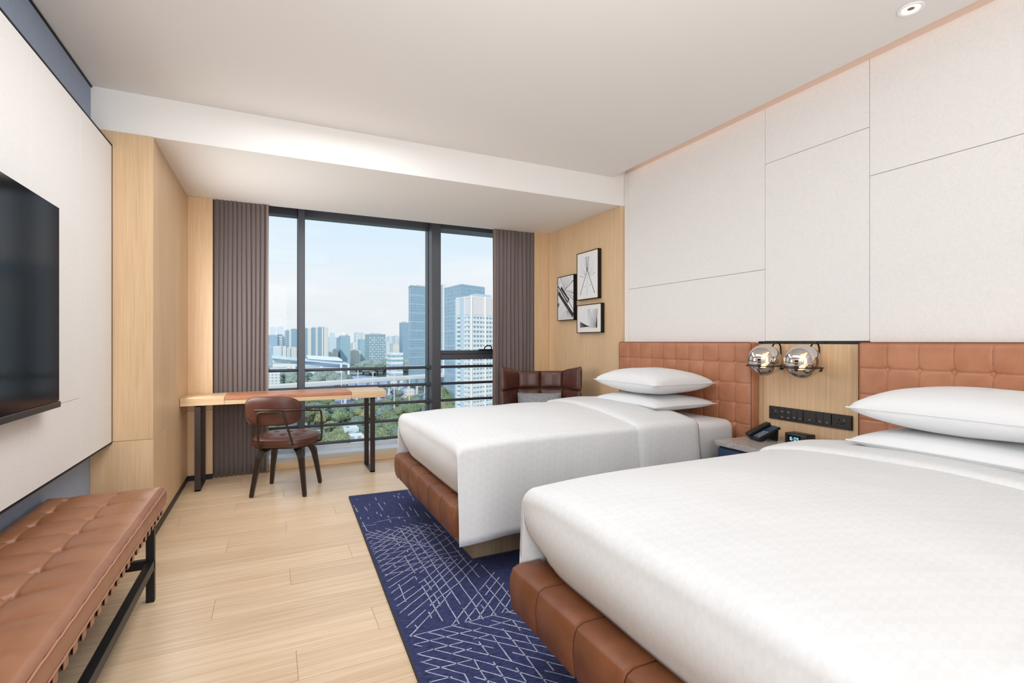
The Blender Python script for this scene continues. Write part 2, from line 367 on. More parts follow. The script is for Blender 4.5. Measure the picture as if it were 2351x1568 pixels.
# baseboards (black, recessed look)
struct('baseboard_left', MB().box(XW0, YB, 0, XW0 + .006, YP, .045).box(XL, YB - .018, 0, XW0 + .006, YB - .012, .045), M['black'])
struct('baseboard_window', MB().box(XW0, YP - .006, 0, -.466, YP, .045), M['black'])
struct('baseboard_right', MB().box(XW1 - .006, YB, 0, XW1, 5.03, .045), M['black'])
# window: sill step, frame, mullions, panes, rails
WX0, WX1, WF, WG = -.468, 2.718, 5.366, 5.60
st = struct('floor_step', MB().box(WX0, 5.14, -.12, WX1, 5.372, .046), M['joint'])
for xa, xb in ((WX0, .28), (.28, 1.62), (1.62, WX1)):
    MB().box(xa + .001, 5.137, .0, xb - .001, 5.152, .06).build('plank', M['oak_y'], st, bevel=.001)
    MB().box(xa + .001, 5.156, .046, xb - .001, 5.372, .06).build('plank', M['oak_y'], st, bevel=.001)
w1 = struct('window_1', MB().box(WX0, WF, -.1, WX1, 5.8, .062), M['white_alu'])
def wpart(name, mb, mat, bevel=.003): return mb.build(name, mat, w1, bevel=bevel)
MX = ((.236, .298), (1.600, 1.703))
for i, (a, b) in enumerate(MX):
    o = wpart('mullion', MB().box(a, WF, .0, b, 5.64, 2.62), M['frame'])
    MB().box(a - .004, 5.50, .06, a + .002, 5.525, 2.6).build('gasket', M['black'], o)
    MB().box(b - .002, 5.50, .06, b + .004, 5.525, 2.6).build('gasket', M['black'], o)
wpart('mullion', MB().box(WX0, WF, .0, WX0 + .05, 5.64, 2.62), M['frame'])
wpart('mullion', MB().box(WX1 - .05, WF, .0, WX1, 5.64, 2.62), M['frame'])
wpart('head_frame', MB().box(WX0, 5.50, 2.475, WX1, 5.64, 2.64).box(1.703, 5.40, 2.475, WX1, 5.5, 2.64), M['frame'])
wpart('bottom_frame', MB().box(WX0, 5.60, .06, WX1, 5.64, .10), M['white_alu'])
o = wpart('vent_frame', MB().box(1.703, 5.37, .995, WX1 - .05, 5.62, 1.055).box(1.703, 5.385, 1.057, WX1 - .05, 5.6, 1.098), M['frame'])
h = MB().box(2.16, 5.345, 1.098, 2.34, 5.385, 1.112).tube([(2.225, 5.36, 1.11), (2.225, 5.34, 1.135), (2.25, 5.335, 1.152), (2.29, 5.335, 1.150), (2.31, 5.34, 1.13), (2.31, 5.36, 1.11)], .007)
h.build('handle', M['black'], o)
for a, b, z0, z1 in ((WX0 + .05, .236, .10, 2.475), (.298, 1.600, .10, 2.475), (1.703, WX1 - .05, .10, .995), (1.703, WX1 - .05, 1.098, 2.475)):
    wpart('pane', MB().box(a, WG, z0, b, WG + .008, z1), M['glass'], 0)
for a, b in ((WX0 + .05, .236), (.298, 1.600), (1.703, WX1 - .05)):
    for z in (.908, .717, .525, .333, .148):
        wpart('rail', MB().tube([(a, 5.50, z), (b, 5.50, z)], .0155, 12), M['rail'], 0)
        if b == 1.600: wpart('rail_boss', MB().lathe([(.028, 0), (.028, .03)], (b - .03, 5.50, z), 14, 'X'), M['frame'], 0)
# shell above and outside: facade slab so no light leaks in
struct('wall_facade', MB().box(-1.4, 5.64, 2.60, 3.4, 5.85, 3.1).box(-1.4, 5.64, -.5, 3.4, 5.85, .058).box(-1.4, 5.12, -.1, -.66, 5.85, 3.1).box(2.93, 5.0, -.1, 3.4, 5.85, 3.1), M['white_alu'])

# ------------------------------------------------------------------ curtains
def curtain(x0, x1, y, n, label, lean):
    z0, z1 = .012, 2.60; t = thing('curtain', label, 'curtain', ((x0 + x1) / 2, y, 0), group=None)
    def f(u, v):
        ph = u * n; k = ph - math.floor(ph)
        # flat forward face that laps over the next pleat, then a quick return into the shade
        am = .030 * (1 + .10 * math.sin(3 * v + 2 * math.floor(ph)))
        if k < .82: q = .25 + .75 * (k / .82) ** .8 if k > .06 else .25 * k / .06; xk = k / .82 * .93
        else: q = 1 - (k - .82) / .18; xk = .93 + .07 * ((k - .82) / .18) + .05 * math.sin(PI * (k - .82) / .18)
        if lean < 0: pass
        yy = y + .020 - q * am * 1.35 + .0025 * math.sin(9 * v + ph)
        xx = x0 + (x1 - x0) * (math.floor(ph) + xk) / n + .003 * math.sin(5 * v + ph * .7)
        if ph >= n - 1e-6: xx = x1
        return (xx, yy, z0 + (z1 - z0) * (1 - v) + .004 * math.sin(ph * 6.28))
    MB().grid(f, n * 20, 24).build('drape', M['curtain'], t, smooth=60, solid=.003)
    xe = x1 if lean > 0 else x0
    MB().box(min(xe, xe - .012 * lean), y - .022, .012, max(xe, xe - .012 * lean) + .002, y - .018, 2.60).build('lining_edge', M['lining'], t)
    MB().box(x0, y - .004, 2.602, x1, y + .016, 2.618).build('track', M['white_trim'], t)
    return t
curtain(-.462, -.030, 5.098, 12, 'taupe pleated floor length curtain left of the window behind the desk', 1)
curtain(2.222, 2.712, 5.085, 10, 'taupe pleated floor length curtain right of the window behind the armchair', -1)

# ------------------------------------------------------------------ TV wall panel
XP = -.854
tp = thing('wall_panel', 'large off-white fabric feature panel with black edge behind the television', 'wall panel', (XL, 1.2, .60))
MB().box(XL, -1.2, .602, XP - .006, 3.690, 2.360).build('backing', M['joint'], tp)
for (a, b, c, d) in ((3.150, 3.690, .604, 2.358), (2.586, 3.150, .604, .920), (2.586, 3.150, .920, 2.358), (1.40, 2.586, .604, 2.358), (0.1, 1.40, .604, 2.358), (-1.2, .1, .604, 2.358)):
    MB().box(XP - .012, a + .0010, c + .0010, XP, b - .0010, d - .0010).build('fabric_panel', M['panel'], tp, bevel=.001)
MB().box(XL, 3.690, .596, XP + .002, 3.696, 2.366).box(XL, -1.2, 2.360, XP + .002, 3.696, 2.366).box(XL, -1.2, .596, XP + .002, 3.696, .602).build('edge_trim', M['black'], tp)
# ------------------------------------------------------------------ television
tv = thing('television', 'black flat screen television mounted on the off-white panel', 'television', (XP, 1.96, 1.34))
TX = -.795
MB().box(XP + .012, 1.235, .945, TX - .004, 2.685, 1.757).build('case', M['tv_body'], tv, bevel=.003)
MB().box(TX - .005, 1.24, .955, TX, 2.682, 1.754).build('screen', M['tv'], tv, bevel=.001)
MB().box(TX - .008, 1.235, .928, TX + .004, 2.687, .953).build('bottom_bezel', M['tv_body'], tv, bevel=.002)
MB().box(XP, 1.7, 1.2, XP + .013, 2.2, 1.5).build('bracket', M['black'], tv)

# ------------------------------------------------------------------ downlights
def downlight(x, y, label, grp):
    t = thing('downlight', label, 'ceiling lamp', (x, y, ZC), group=grp)
    n = 28
    MB().lathe([(.050, -.001), (.050, -.005), (.047, -.0075), (.038, -.006), (.036, -.001)], (x, y, ZC), n).build('rim', M['white_trim'], t, smooth=40)
    MB().lathe([(.0355, -.0025), (.030, -.0018), (.016, -.0012)], (x, y, ZC), n).build('reflector', M['downlight'], t, smooth=40)
    MB().lathe([(.014, -.0026), (.009, -.0030), (.001, -.0032)], (x, y, ZC), 16).build('lamp_lens', M['joint'], t, smooth=40)
downlight(2.592, 1.243, 'small round white recessed ceiling spotlight near the headboard wall', None)

# ------------------------------------------------------------------ rug
RX = lambda x, y: (x, y)
rug = thing('rug', 'navy blue rug with broken white crossing lines lying under both beds', 'rug', (1.3, 2.4, 0))
rq = [(.536, 3.995), (2.45, 3.885), (2.36, .75), (.434, .66)]
MB().prism(rq[::-1], .0005, .011).build('pile', M['rug'], rug)
def offs(a, b, w):
    d = Vector((b[0] - a[0], b[1] - a[1])); d.normalize(); return (-d.y * w, d.x * w)
mb = MB()
for i in range(4):
    a, b = rq[i], rq[(i + 1) % 4]; ox, oy = offs(a, b, .004)
    mb.add([(a[0] - ox, a[1] - oy, .0005), (b[0] - ox, b[1] - oy, .0005), (b[0] + ox, b[1] + oy, .0005), (a[0] + ox, a[1] + oy, .0005),
            (a[0] - ox, a[1] - oy, .0115), (b[0] - ox, b[1] - oy, .0115), (b[0] + ox, b[1] + oy, .0115), (a[0] + ox, a[1] + oy, .0115)],
           [(0, 3, 2, 1), (4, 5, 6, 7), (0, 1, 5, 4), (1, 2, 6, 5), (2, 3, 7, 6), (3, 0, 4, 7)])
mb.build('binding', M['rug_edge'], rug)
RUG_LINES = [[(0.672,3.106),(0.669,2.873)],[(0.734,3.165),(0.731,2.932),(0.722,2.684)],[(0.789,3.174),(0.781,2.872),(0.781,2.65)],[(0.84,3.178),(0.833,2.805),(0.833,2.628)],[(0.9,3.164),(0.897,2.883),(0.888,2.614)],[(0.956,3.166),(0.953,2.856),(0.945,2.587)],[(0.665,2.753),(0.663,2.722)],[(0.517,3.142),(0.558,3.175)],[(0.514,3.08),(0.614,3.181)],[(0.517,3.023),(0.673,3.174)],[(0.516,2.958),(0.73,3.16)],[(0.517,2.901),(0.787,3.168)],[(0.515,2.847),(0.841,3.163)],[(0.514,2.784),(0.902,3.163)],[(0.514,2.723),(0.958,3.158)],[(0.514,2.664),(0.967,3.06)],[(0.513,2.609),(0.973,2.988)],[(0.515,2.553),(0.988,2.915)],[(0.514,2.493),(0.993,2.836)],[(0.538,3.212),(0.672,3.004)],[(0.59,3.2),(0.734,2.962)],[(0.651,3.205),(0.813,2.987)],[(0.708,3.206),(0.873,2.97)],[(0.757,3.204),(0.934,2.941)],[(0.809,3.208),(0.986,2.982)],[(0.87,3.207),(0.975,3.07)],[(0.518,3.005),(0.696,2.992)],[(0.513,2.937),(0.773,2.942)],[(0.515,2.88),(0.82,2.865)],[(0.515,2.815),(0.897,2.822)],[(0.516,2.752),(0.89,2.732)],[(0.515,2.688),(0.96,2.677)],[(0.516,2.635),(0.961,2.621)],[(0.515,2.571),(0.875,2.559)],[(0.521,3.166),(0.642,3.03),(0.803,2.885)],[(0.521,3.114),(0.657,2.974),(0.842,2.79)],[(0.539,3.699),(0.539,3.596)],[(0.603,3.695),(0.604,3.59)],[(0.71,3.88),(0.705,3.804)],[(0.705,3.737),(0.707,3.557)],[(0.642,3.74),(0.642,3.676)],[(0.659,3.546),(0.655,3.498)],[(0.674,3.489),(0.673,3.433)],[(0.714,3.438),(0.711,3.391)],[(0.708,3.353),(0.707,3.301)],[(0.775,3.384),(0.77,3.331)],[(0.85,3.874),(0.847,3.824)],[(0.894,3.905),(0.891,3.865)],[(0.748,3.735),(0.745,3.681)],[(0.841,3.662),(0.837,3.495)],[(0.979,3.951),(0.959,3.681)],[(0.905,3.817),(0.902,3.768)],[(0.848,3.455),(0.841,3.344)],[(0.91,3.494),(0.899,3.324)],[(0.891,3.556),(0.886,3.471)],[(0.538,3.382),(0.538,3.212)],[(0.96,3.384),(0.962,3.255)],[(0.584,3.46),(0.584,3.429)],[(0.539,3.482),(0.538,3.443)],[(0.794,3.305),(0.794,3.274)],[(0.871,3.843),(0.872,3.772)],[(0.535,3.755),(0.536,3.727)],[(0.58,3.903),(0.579,3.874)],[(0.522,3.31),(0.609,3.304)],[(0.597,3.339),(0.712,3.359)],[(0.717,3.381),(0.801,3.356)],[(0.694,2.827),(0.692,2.794)],[(0.585,2.669),(0.585,2.63)],[(0.663,2.722),(0.662,2.518)],[(0.722,2.681),(0.723,2.539),(0.722,2.282),(0.71,1.986)],[(0.78,2.666),(0.774,2.492),(0.77,2.169),(0.763,1.986)],[(0.833,2.628),(0.832,2.394),(0.826,2.142),(0.816,1.976)],[(0.887,2.614),(0.888,2.393),(0.882,2.205),(0.878,1.988)],[(0.945,2.586),(0.943,2.335)],[(1.003,2.497),(1.006,2.213),(0.993,1.985)],[(0.941,2.249),(0.94,1.982)],[(0.658,2.38),(0.654,2.038)],[(0.506,2.424),(0.816,2.661)],[(0.51,2.371),(0.855,2.655)],[(0.507,2.3),(0.681,2.43),(0.883,2.616)],[(0.506,2.241),(0.691,2.384),(0.915,2.588)],[(0.505,2.18),(0.696,2.342),(0.954,2.582)],[(0.505,2.122),(0.7,2.283),(0.977,2.534)],[(0.504,2.056),(0.697,2.231),(0.831,2.327),(0.995,2.489)],[(0.503,1.991),(0.664,2.152),(0.767,2.26)],[(0.677,1.987),(0.764,2.079),(0.875,2.19)],[(0.892,2.21),(1.035,2.355)],[(0.74,1.993),(0.821,2.076),(1.034,2.296)],[(0.794,1.986),(0.854,2.052),(1.031,2.231)],[(0.856,1.987),(1.015,2.151)],[(0.907,1.986),(1.001,2.084)],[(0.969,1.985),(0.996,2.009)],[(0.502,1.988),(0.628,1.986),(0.843,1.986),(1.004,1.98)],[(0.512,1.99),(0.624,1.86),(0.74,1.743),(0.862,1.599),(0.964,1.491)],[(0.572,1.988),(0.688,1.862),(0.803,1.743),(0.901,1.636),(0.969,1.558)],[(0.628,1.986),(0.742,1.865),(0.859,1.741),(0.991,1.593)],[(0.682,1.985),(0.792,1.865),(0.904,1.751),(1.001,1.645)],[(0.751,1.981),(0.878,1.844),(1.0,1.708)],[(0.817,1.983),(1.0,1.772)],[(0.87,1.98),(0.996,1.833)],[(0.938,1.979),(1.001,1.906)],[(0.499,1.933),(0.615,1.812),(0.742,1.673),(0.862,1.534),(0.905,1.484)],[(0.496,1.869),(0.616,1.745),(0.738,1.61),(0.797,1.543)],[(0.498,1.813),(0.618,1.683),(0.706,1.584)],[(0.498,1.755),(0.57,1.68),(0.617,1.627)],[(0.498,1.93),(0.818,1.916),(0.926,1.919)],[(0.496,1.867),(0.688,1.862),(0.802,1.86)],[(0.497,1.81),(0.542,1.812)],[(0.617,1.808),(0.697,1.809)],[(0.498,1.755),(0.679,1.743)],[(0.496,1.691),(0.618,1.683)],[(0.862,1.88),(0.865,1.677),(0.86,1.51)],[(0.803,1.853),(0.803,1.672),(0.8,1.549)],[(0.738,1.837),(0.741,1.737),(0.738,1.572)],[(0.68,1.737),(0.679,1.598)],[(0.925,1.916),(0.92,1.834)],[(0.923,1.788),(0.917,1.673)],[(0.621,1.682),(0.617,1.627)],[(0.919,1.622),(0.918,1.555)],[(0.652,2.491),(0.652,2.449)],[(0.56,2.442),(0.551,2.261)],[(0.687,2.442),(0.689,2.317)],[(0.688,2.285),(0.683,2.159)],[(0.851,2.087),(0.851,2.045)],[(0.541,2.06),(0.543,2.037)],[(0.622,2.135),(0.618,2.079)]]
def inside(p):
    s = 0
    for i in range(4):
        a, b = rq[i], rq[(i + 1) % 4]
        if (b[0] - a[0]) * (p[1] - a[1]) - (b[1] - a[1]) * (p[0] - a[0]) > -.004: return False
    return True
mb = MB()
lines = list(RUG_LINES)
for L_ in RUG_LINES[-45:]:                       # the weave goes on beyond the bed, towards the near end
    q_ = [(x + .05, y - .80) for x, y in L_]
    if max(y for x, y in q_) < 1.62: lines.append(q_)
for L_ in RUG_LINES:
    q_ = [(x + .75, y + .02) for x, y in L_]
    if min(x for x, y in q_) > 1.35: lines.append(q_)
rr = random.Random(3)
for L_ in lines:
    pts = []
    for a, b in zip(L_, L_[1:]):
        n = max(2, int(math.dist(a, b) / .035))
        pts += [(a[0] + (b[0] - a[0]) * k / n, a[1] + (b[1] - a[1]) * k / n) for k in range(n)]
    pts.append(L_[-1])
    pts = [(x + rr.uniform(-.0012, .0012), y + rr.uniform(-.0012, .0012)) for x, y in pts]
    for a, b in zip(pts, pts[1:]):
        if not (inside(a) and inside(b)) or rr.random() < .03: continue
        w = rr.uniform(.0019, .0030); ox, oy = offs(a, b, w)
        mb.add([(a[0] - ox, a[1] - oy, .0118), (b[0] - ox, b[1] - oy, .0118), (b[0] + ox, b[1] + oy, .0118), (a[0] + ox, a[1] + oy, .0118)], [(0, 1, 2, 3)])
mb.build('woven_lines', M['rug_line'], rug, kind='stuff')
# ================================================================== BEDS
def nz3(x, y, z): return noise.noise(Vector((x, y, z)))
def bed(xf, ya, yb, lab):
    """platform bed: leather-wrapped rail in stitched sections, oak plinth, sprung mattress in a white sheet"""
    t = thing('platform_bed', lab, 'bed', (1.8, (ya + yb) / 2, .012 if True else 0))
    y0, y1 = ya - .004, yb + .004
    n = 6; w = (y1 - y0) / n
    MB().box(xf + .02, y0 + .01, .24, 2.84, y1 - .01, .37).build('frame', M['black'], t)
    def section(a, b):                                               # one padded section of the foot rail
        def prof(s):                                                 # outline in (x,z), goes round the section
            pts = [(.012, .226), (.13, .226), (.13, .388), (.035, .388), (.012, .378), (.002, .35), (0, .31), (.004, .26)]
            return pts
        base = prof(0); rings = []
        for (yy, k) in ((a, .010), (a + .004, .003), (a + .014, 0), (b - .014, 0), (b - .004, .003), (b, .010)):
            cx, cz = .05, .307
            rings.append([(xf + (px + (k if px < .05 else 0)), yy, pz + (-k if pz > cz else k) * .8) for px, pz in base])
        m = MB(); N_ = len(base); m.add([p for r_ in rings for p in r_], [(i * N_ + k, i * N_ + (k + 1) % N_, (i + 1) * N_ + (k + 1) % N_, (i + 1) * N_ + k) for i in range(len(rings) - 1) for k in range(N_)] + [tuple(range(N_ - 1, -1, -1)), tuple(range((len(rings) - 1) * N_, len(rings) * N_))])
        return m
    # sections counted from the corner nearest the camera, the end ones shorter
    cuts = [y0 + .0, y0 + .20] + [y0 + .20 + .2245 * k for k in range(1, 5)] + [y1]
    if abs(xf - .775) < .01: cuts = sorted([y0 + y1 - c for c in cuts])
    for a, b in zip(cuts, cuts[1:]):
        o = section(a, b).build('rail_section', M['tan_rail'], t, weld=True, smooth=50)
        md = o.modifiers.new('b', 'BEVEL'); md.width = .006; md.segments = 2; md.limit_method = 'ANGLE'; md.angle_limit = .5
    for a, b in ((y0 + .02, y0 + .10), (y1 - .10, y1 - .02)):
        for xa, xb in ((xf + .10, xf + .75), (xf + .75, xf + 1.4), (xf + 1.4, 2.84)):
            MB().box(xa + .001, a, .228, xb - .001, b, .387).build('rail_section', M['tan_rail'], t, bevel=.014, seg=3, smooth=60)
    px = xf + .185
    for (xa, ya_, xb, yb_) in ((px, ya + .19, 2.80, ya + .205), (px, yb - .205, 2.80, yb - .19), (px, ya + .205, px + .015, yb - .205)):
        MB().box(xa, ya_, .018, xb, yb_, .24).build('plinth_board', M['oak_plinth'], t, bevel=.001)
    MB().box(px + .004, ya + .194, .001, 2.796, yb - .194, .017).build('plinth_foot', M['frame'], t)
    MB().box(xf + .115, ya + .03, .372, 2.83, yb - .03, .672).build('mattress', M['linen'], t, bevel=.055, seg=5, smooth=60)
    return t
def cross_section(zt, ya, yb, r, zh, flare, off=0, x=0, ph=0, crown=.05):
    """points across the bed: near hem, near drape, shoulder, top, far shoulder, far drape, far hem"""
    P = []; ns = 12
    for k in range(ns + 1):
        s = k / ns; z = zh + (zt - r - zh) * s; d = 1 - s
        P.append((ya - off - flare * d - .011 * d * math.sin(7.3 * x + ph) - .004 * d * math.sin(17 * x + 2 * ph), z + (.008 * math.sin(5 * x + ph) * (1 - s))))
    for k in range(1, 6):
        a = PI / 2 * k / 6; P.append((ya - off + (r + off) * (1 - math.cos(a)), zt - r + (r + off) * math.sin(a)))
    nt_ = 30
    for k in range(nt_ + 1):
        s = k / nt_; y = ya + r + (yb - ya - 2 * r) * s; q = 2 * s - 1
        z = zt + off + crown * (1 - q * q) ** .8 + .010 * nz3(x * 2.3, y * 2.3, ph) + .004 * nz3(x * 7, y * 7, ph)
        P.append((y, z))
    for k in range(5, 0, -1):
        a = PI / 2 * k / 6; P.append((yb + off - (r + off) * (1 - math.cos(a)), zt - r + (r + off) * math.sin(a)))
    for k in range(ns, -1, -1):
        s = k / ns; z = zh + (zt - r - zh) * s; d = 1 - s
        P.append((yb + off + flare * d + .010 * d * math.sin(6.1 * x + 1 + ph), z + .008 * math.sin(5 * x + 1 + ph) * d))
    return P
def duvet(xf, ya, yb, zt, label, fold_a, fold_b, ph, hem=.19):
    t = thing('duvet', label, 'duvet', (1.6, (ya + yb) / 2, zt - .02))
    r = .048; rows = []
    xs = [fold_b - .04 - (fold_b - .04 - xf - r) * k / 40 for k in range(41)]
    for x in xs:
        e_ = max(0, 1 - (x - xf - r) / .45); zz = zt - .018 * e_ * e_
        rows.append([(x, y, z) for y, z in cross_section(zz, ya, yb, .034, hem, .028, 0, x, ph, .052 * min(1, .25 + (x - xf) / .8))])
    z0 = zt - .018
    for k in range(1, 9):
        a = PI / 2 * k / 8; x = xf + r * (1 - math.sin(a)); dz = r * (1 - math.cos(a))
        rows.append([(x, y, z - dz * max(0, min(1, (z - hem) / (z0 - .08 - hem)))) for y, z in cross_section(z0, ya, yb, .034, hem, .028, 0, x, ph, .013 * (1 - k / 9))])
    m = MB(); w = len(rows[0]); m.add([p for rr_ in rows for p in rr_], [(i * w + k, i * w + k + 1, (i + 1) * w + k + 1, (i + 1) * w + k) for i in range(len(rows) - 1) for k in range(w - 1)])
    # foot panel: goes on down from the rounded edge and is tucked behind the leather rail
    last = rows[-1]; ref = cross_section(z0, ya, yb, .034, hem, .028, 0, xf, ph, 0); idx = [k for k in range(w) if ref[k][1] > z0 - .030]
    nd = 12; base = (len(rows) - 1) * w; prev = [base + k for k in idx]; ym = (ya + yb) / 2
    for j in range(1, nd + 1):
        v = j / nd; cur = []
        for k in idx:
            x0_, y0_, zz0 = last[k]; q = (y0_ - ym) / ((yb - ya) / 2)
            y = ym + (y0_ - ym) * (1 - (.012 * v ** .5 + .10 * v ** 1.4) * (1 if q > 0 else .22))
            x = xf - .013 * math.sin(PI * min(1, v * 1.25)) + .055 * v ** 2.4 + .035 * abs(q) ** 10 * v ** .5 + .004 * nz3(y * 3, v * 2, ph) * v
            m.v.append((x, y, zz0 + (.392 - zz0) * v)); cur.append(len(m.v) - 1)
        for a_, b_ in zip(range(len(idx) - 1), range(1, len(idx))): m.f.append((prev[a_], prev[b_], cur[b_], cur[a_]))
        prev = cur
    o = m.build('cover', M['duvet'], t, smooth=75, solid=.009)
    # turned-back band
    rows = []
    nb = 16
    for k in range(nb + 1):
        u = k / nb; off = -.006 + .029 * max(0, math.sin(PI * u)) ** .22
        row = None
        xm = fold_a(.5) + (fold_b - fold_a(.5)) * u
        cs = cross_section(zt, ya, yb, .034, hem - .015, .028, off, xm, ph, .052)
        row = []
        for j, (y, z) in enumerate(cs):
            q = j / (len(cs) - 1); fa = fold_a(q); xx = fa + (fold_b + .012 * math.sin(5 * q + ph) - fa) * u
            row.append((xx, y, z))
        rows.append(row)
    m = MB(); w = len(rows[0]); m.add([p for rr_ in rows for p in rr_], [(i * w + k + 1, i * w + k, (i + 1) * w + k, (i + 1) * w + k + 1) for i in range(len(rows) - 1) for k in range(w - 1)])
    m.build('turned_back_band', M['duvet'], t, smooth=70, solid=.004)
    return t
# near bed (1) and window bed (2)
B1 = (.34, 1.636); B2 = (2.352, 3.64)
bed(.775, B1[0], B1[1], 'nearest platform bed with tan leather rail at the right front of the room')
bed(.800, B2[0], B2[1], 'platform bed with tan leather rail and oak plinth, the one nearer the window')
duvet(.826, B1[0], B1[1], .685, 'white patterned duvet spread on the nearest bed', lambda q: 2.03 + .10 * math.sin(PI * min(1, max(0, 1 - q)) * .9), 2.50, .7)
duvet(.830, B2[0], B2[1], .694, 'white patterned duvet on the bed nearer the window', lambda q: 1.985 - .05 * math.sin(PI * q * 1.6) + .05 * q, 2.46, 2.1)
# ------------------------------------------------------------------ headboards
def headboard(y0, y1, b0, lab):
    t = thing('headboard', lab, 'headboard', (2.90, (y0 + y1) / 2, .2))
    XH = 2.862; ZT = 1.197
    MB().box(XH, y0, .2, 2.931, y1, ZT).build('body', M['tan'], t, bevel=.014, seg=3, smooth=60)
    nc = 9; sp = .1397; cols = [b0 + sp * k for k in range(nc)]; rws = [1.058, .919, .783, .646, .51, .374]
    def puff(y, z):
        e_ = min(y - y0 - .006, y1 - .006 - y, ZT - .006 - z, 1)
        p = .013 * min(1, max(0, e_) / .012) ** .5
        dc = min(abs(y - c) for c in cols); dr = min(abs(z - c) for c in rws)
        d2 = math.hypot(dc, dr)
        p -= .0035 * math.exp(-(dc / .006) ** 2) + .0030 * math.exp(-(dr / .006) ** 2)
        p -= .011 * math.exp(-(d2 / .009) ** 2) + .006 * math.exp(-(d2 / .030) ** 2)
        p += .002 * min(1, dc / .06) * min(1, dr / .06)
        return p
    ys = sorted(set([y0 + .006 + (y1 - y0 - .012) * k / 130 for k in range(131)] + [c + d for c in cols for d in (-.016, -.011, -.007, -.0035, 0, .0035, .007, .011, .016)]))
    zs = sorted(set([.3 + (ZT - .006 - .3) * k / 90 for k in range(91)] + [c + d for c in rws for d in (-.016, -.011, -.007, -.0035, 0, .0035, .007, .011, .016)]))
    m = MB(); m.add([(XH - puff(y, z), y, z) for z in zs for y in ys], [(j * len(ys) + i, (j + 1) * len(ys) + i, (j + 1) * len(ys) + i + 1, j * len(ys) + i + 1) for j in range(len(zs) - 1) for i in range(len(ys) - 1)])
    m.build('tufted_front', M['tan'], t, smooth=80)
    sm = MB()
    for c in cols: sm.tube([(XH - puff(c, z) + .0002, c - .006 * math.sin(PI * ((z - rws[0]) / .1375) % PI) * 0, z) for z in zs[::3]], .0010, 4)
    for c in rws: sm.tube([(XH - puff(y, c) + .0002, y, c) for y in ys[::3]], .0009, 4)
    sm.build('stitched_seams', M['seam'], t)
    MB().tube([(XH - .004, y0 + .004, .25), (XH - .004, y0 + .004, ZT - .012), (XH - .004, y0 + .016, ZT - .002), (XH - .004, y1 - .016, ZT - .002), (XH - .004, y1 - .004, ZT - .012), (XH - .004, y1 - .004, .25)], .0022, 6).build('piping', M['seam'], t)
    bt = mesh_of(MB().lathe([(.0050, .002), (.0045, -.0015), (.0025, -.003), (.0005, -.0034)], (0, 0, 0), 12, 'X'), 'button', M['tan'], smooth=60)
    for c in cols:
        for z in rws[:4]:
            instance(bt, 'button', t, (XH - puff(c, z) + .0015 - 2.90, c - (y0 + y1) / 2, z - .2))
headboard(2.283, 3.683, 2.412, 'tan tufted leather headboard of the bed nearer the window')
headboard(.238, 1.620, .3584, 'tan tufted leather headboard of the nearest bed, at the right edge')
# ------------------------------------------------------------------ pillows
def pillow(cx, cy, cz, a, b, H, lab, rz=0, grp=None, lift=0):
    t = thing('pillow', lab, 'pillow', (cx, cy, cz), rz)
    def f(u, v, sg):
        p, q = 2 * u - 1, 2 * v - 1
        e_ = max(0, (1 - abs(p) ** 2.6) * (1 - abs(q) ** 2.6))
        x = a * p * (1 - .085 * (1 - q * q)); y = b * q * (1 - .055 * (1 - p * p))
        z = sg * H * e_ ** .42 * (1 if sg > 0 else .9) + .008 * nz3(x * 6 + cx, y * 6, sg) * e_ + lift * (p * p + q * q) * .5
        return (x, y, z)
    m = MB(); m.grid(lambda u, v: f(u, v, 1), 30, 36); m.grid(lambda u, v: f(u, v, -1), 30, 36, True)
    m.build('pillowcase', M['linen'], t, smooth=60, local=True, weld=True)
    pts = [f(u, 0, 1) for u in (k / 20 for k in range(21))] + [f(1, v, 1) for v in (k / 20 for k in range(1, 21))] + [f(1 - u, 1, 1) for u in (k / 20 for k in range(1, 21))] + [f(0, 1 - v, 1) for v in (k / 20 for k in range(1, 20))]
    MB().tube(pts, .0028, 6, closed=True).build('hem_seam', M['linen'], t, local=True, smooth=60)
    return t
pillow(2.535, 2.875, .765, .275, .345, .060, 'lower white pillow of the pair on the bed nearer the window')
pillow(2.535, 2.880, .908, .275, .345, .098, 'upper white pillow of the pair on the bed nearer the window')
pillow(2.535, .985, .772, .275, .345, .060, 'lower white pillow of the pair on the nearest bed')
pillow(2.535, .985, .915, .275, .345, .098, 'upper white pillow of the pair on the nearest bed')

# ================================================================== NIGHTSTAND
ns = thing('nightstand', 'navy bedside cabinet with speckled stone top between the two beds', 'nightstand', (2.71, 1.965, 0))
MB().box(2.487, 1.700, .557, 2.937, 2.252, .586).build('stone_top', M['stone'], ns, bevel=.0015)
MB().box(2.515, 1.715, .10, 2.935, 2.240, .557).build('body', M['navy'], ns, bevel=.001)
for z0, z1 in ((.11, .325), (.330, .542)):
    d = MB().box(2.500, 1.716, z0, 2.515, 2.239, z1).build('drawer', M['navy'], ns, bevel=.0015)
    MB().box(2.492, 1.90, z1 - .012, 2.500, 2.05, z1 - .006).build('pull', M['bronze'], d)
for x_, y_ in ((2.53, 1.73), (2.90, 1.73), (2.53, 2.22), (2.90, 2.22)):
    MB().box(x_ - .012, y_ - .012, .0, x_ + .012, y_ + .012, .10).build('leg', M['black'], ns)
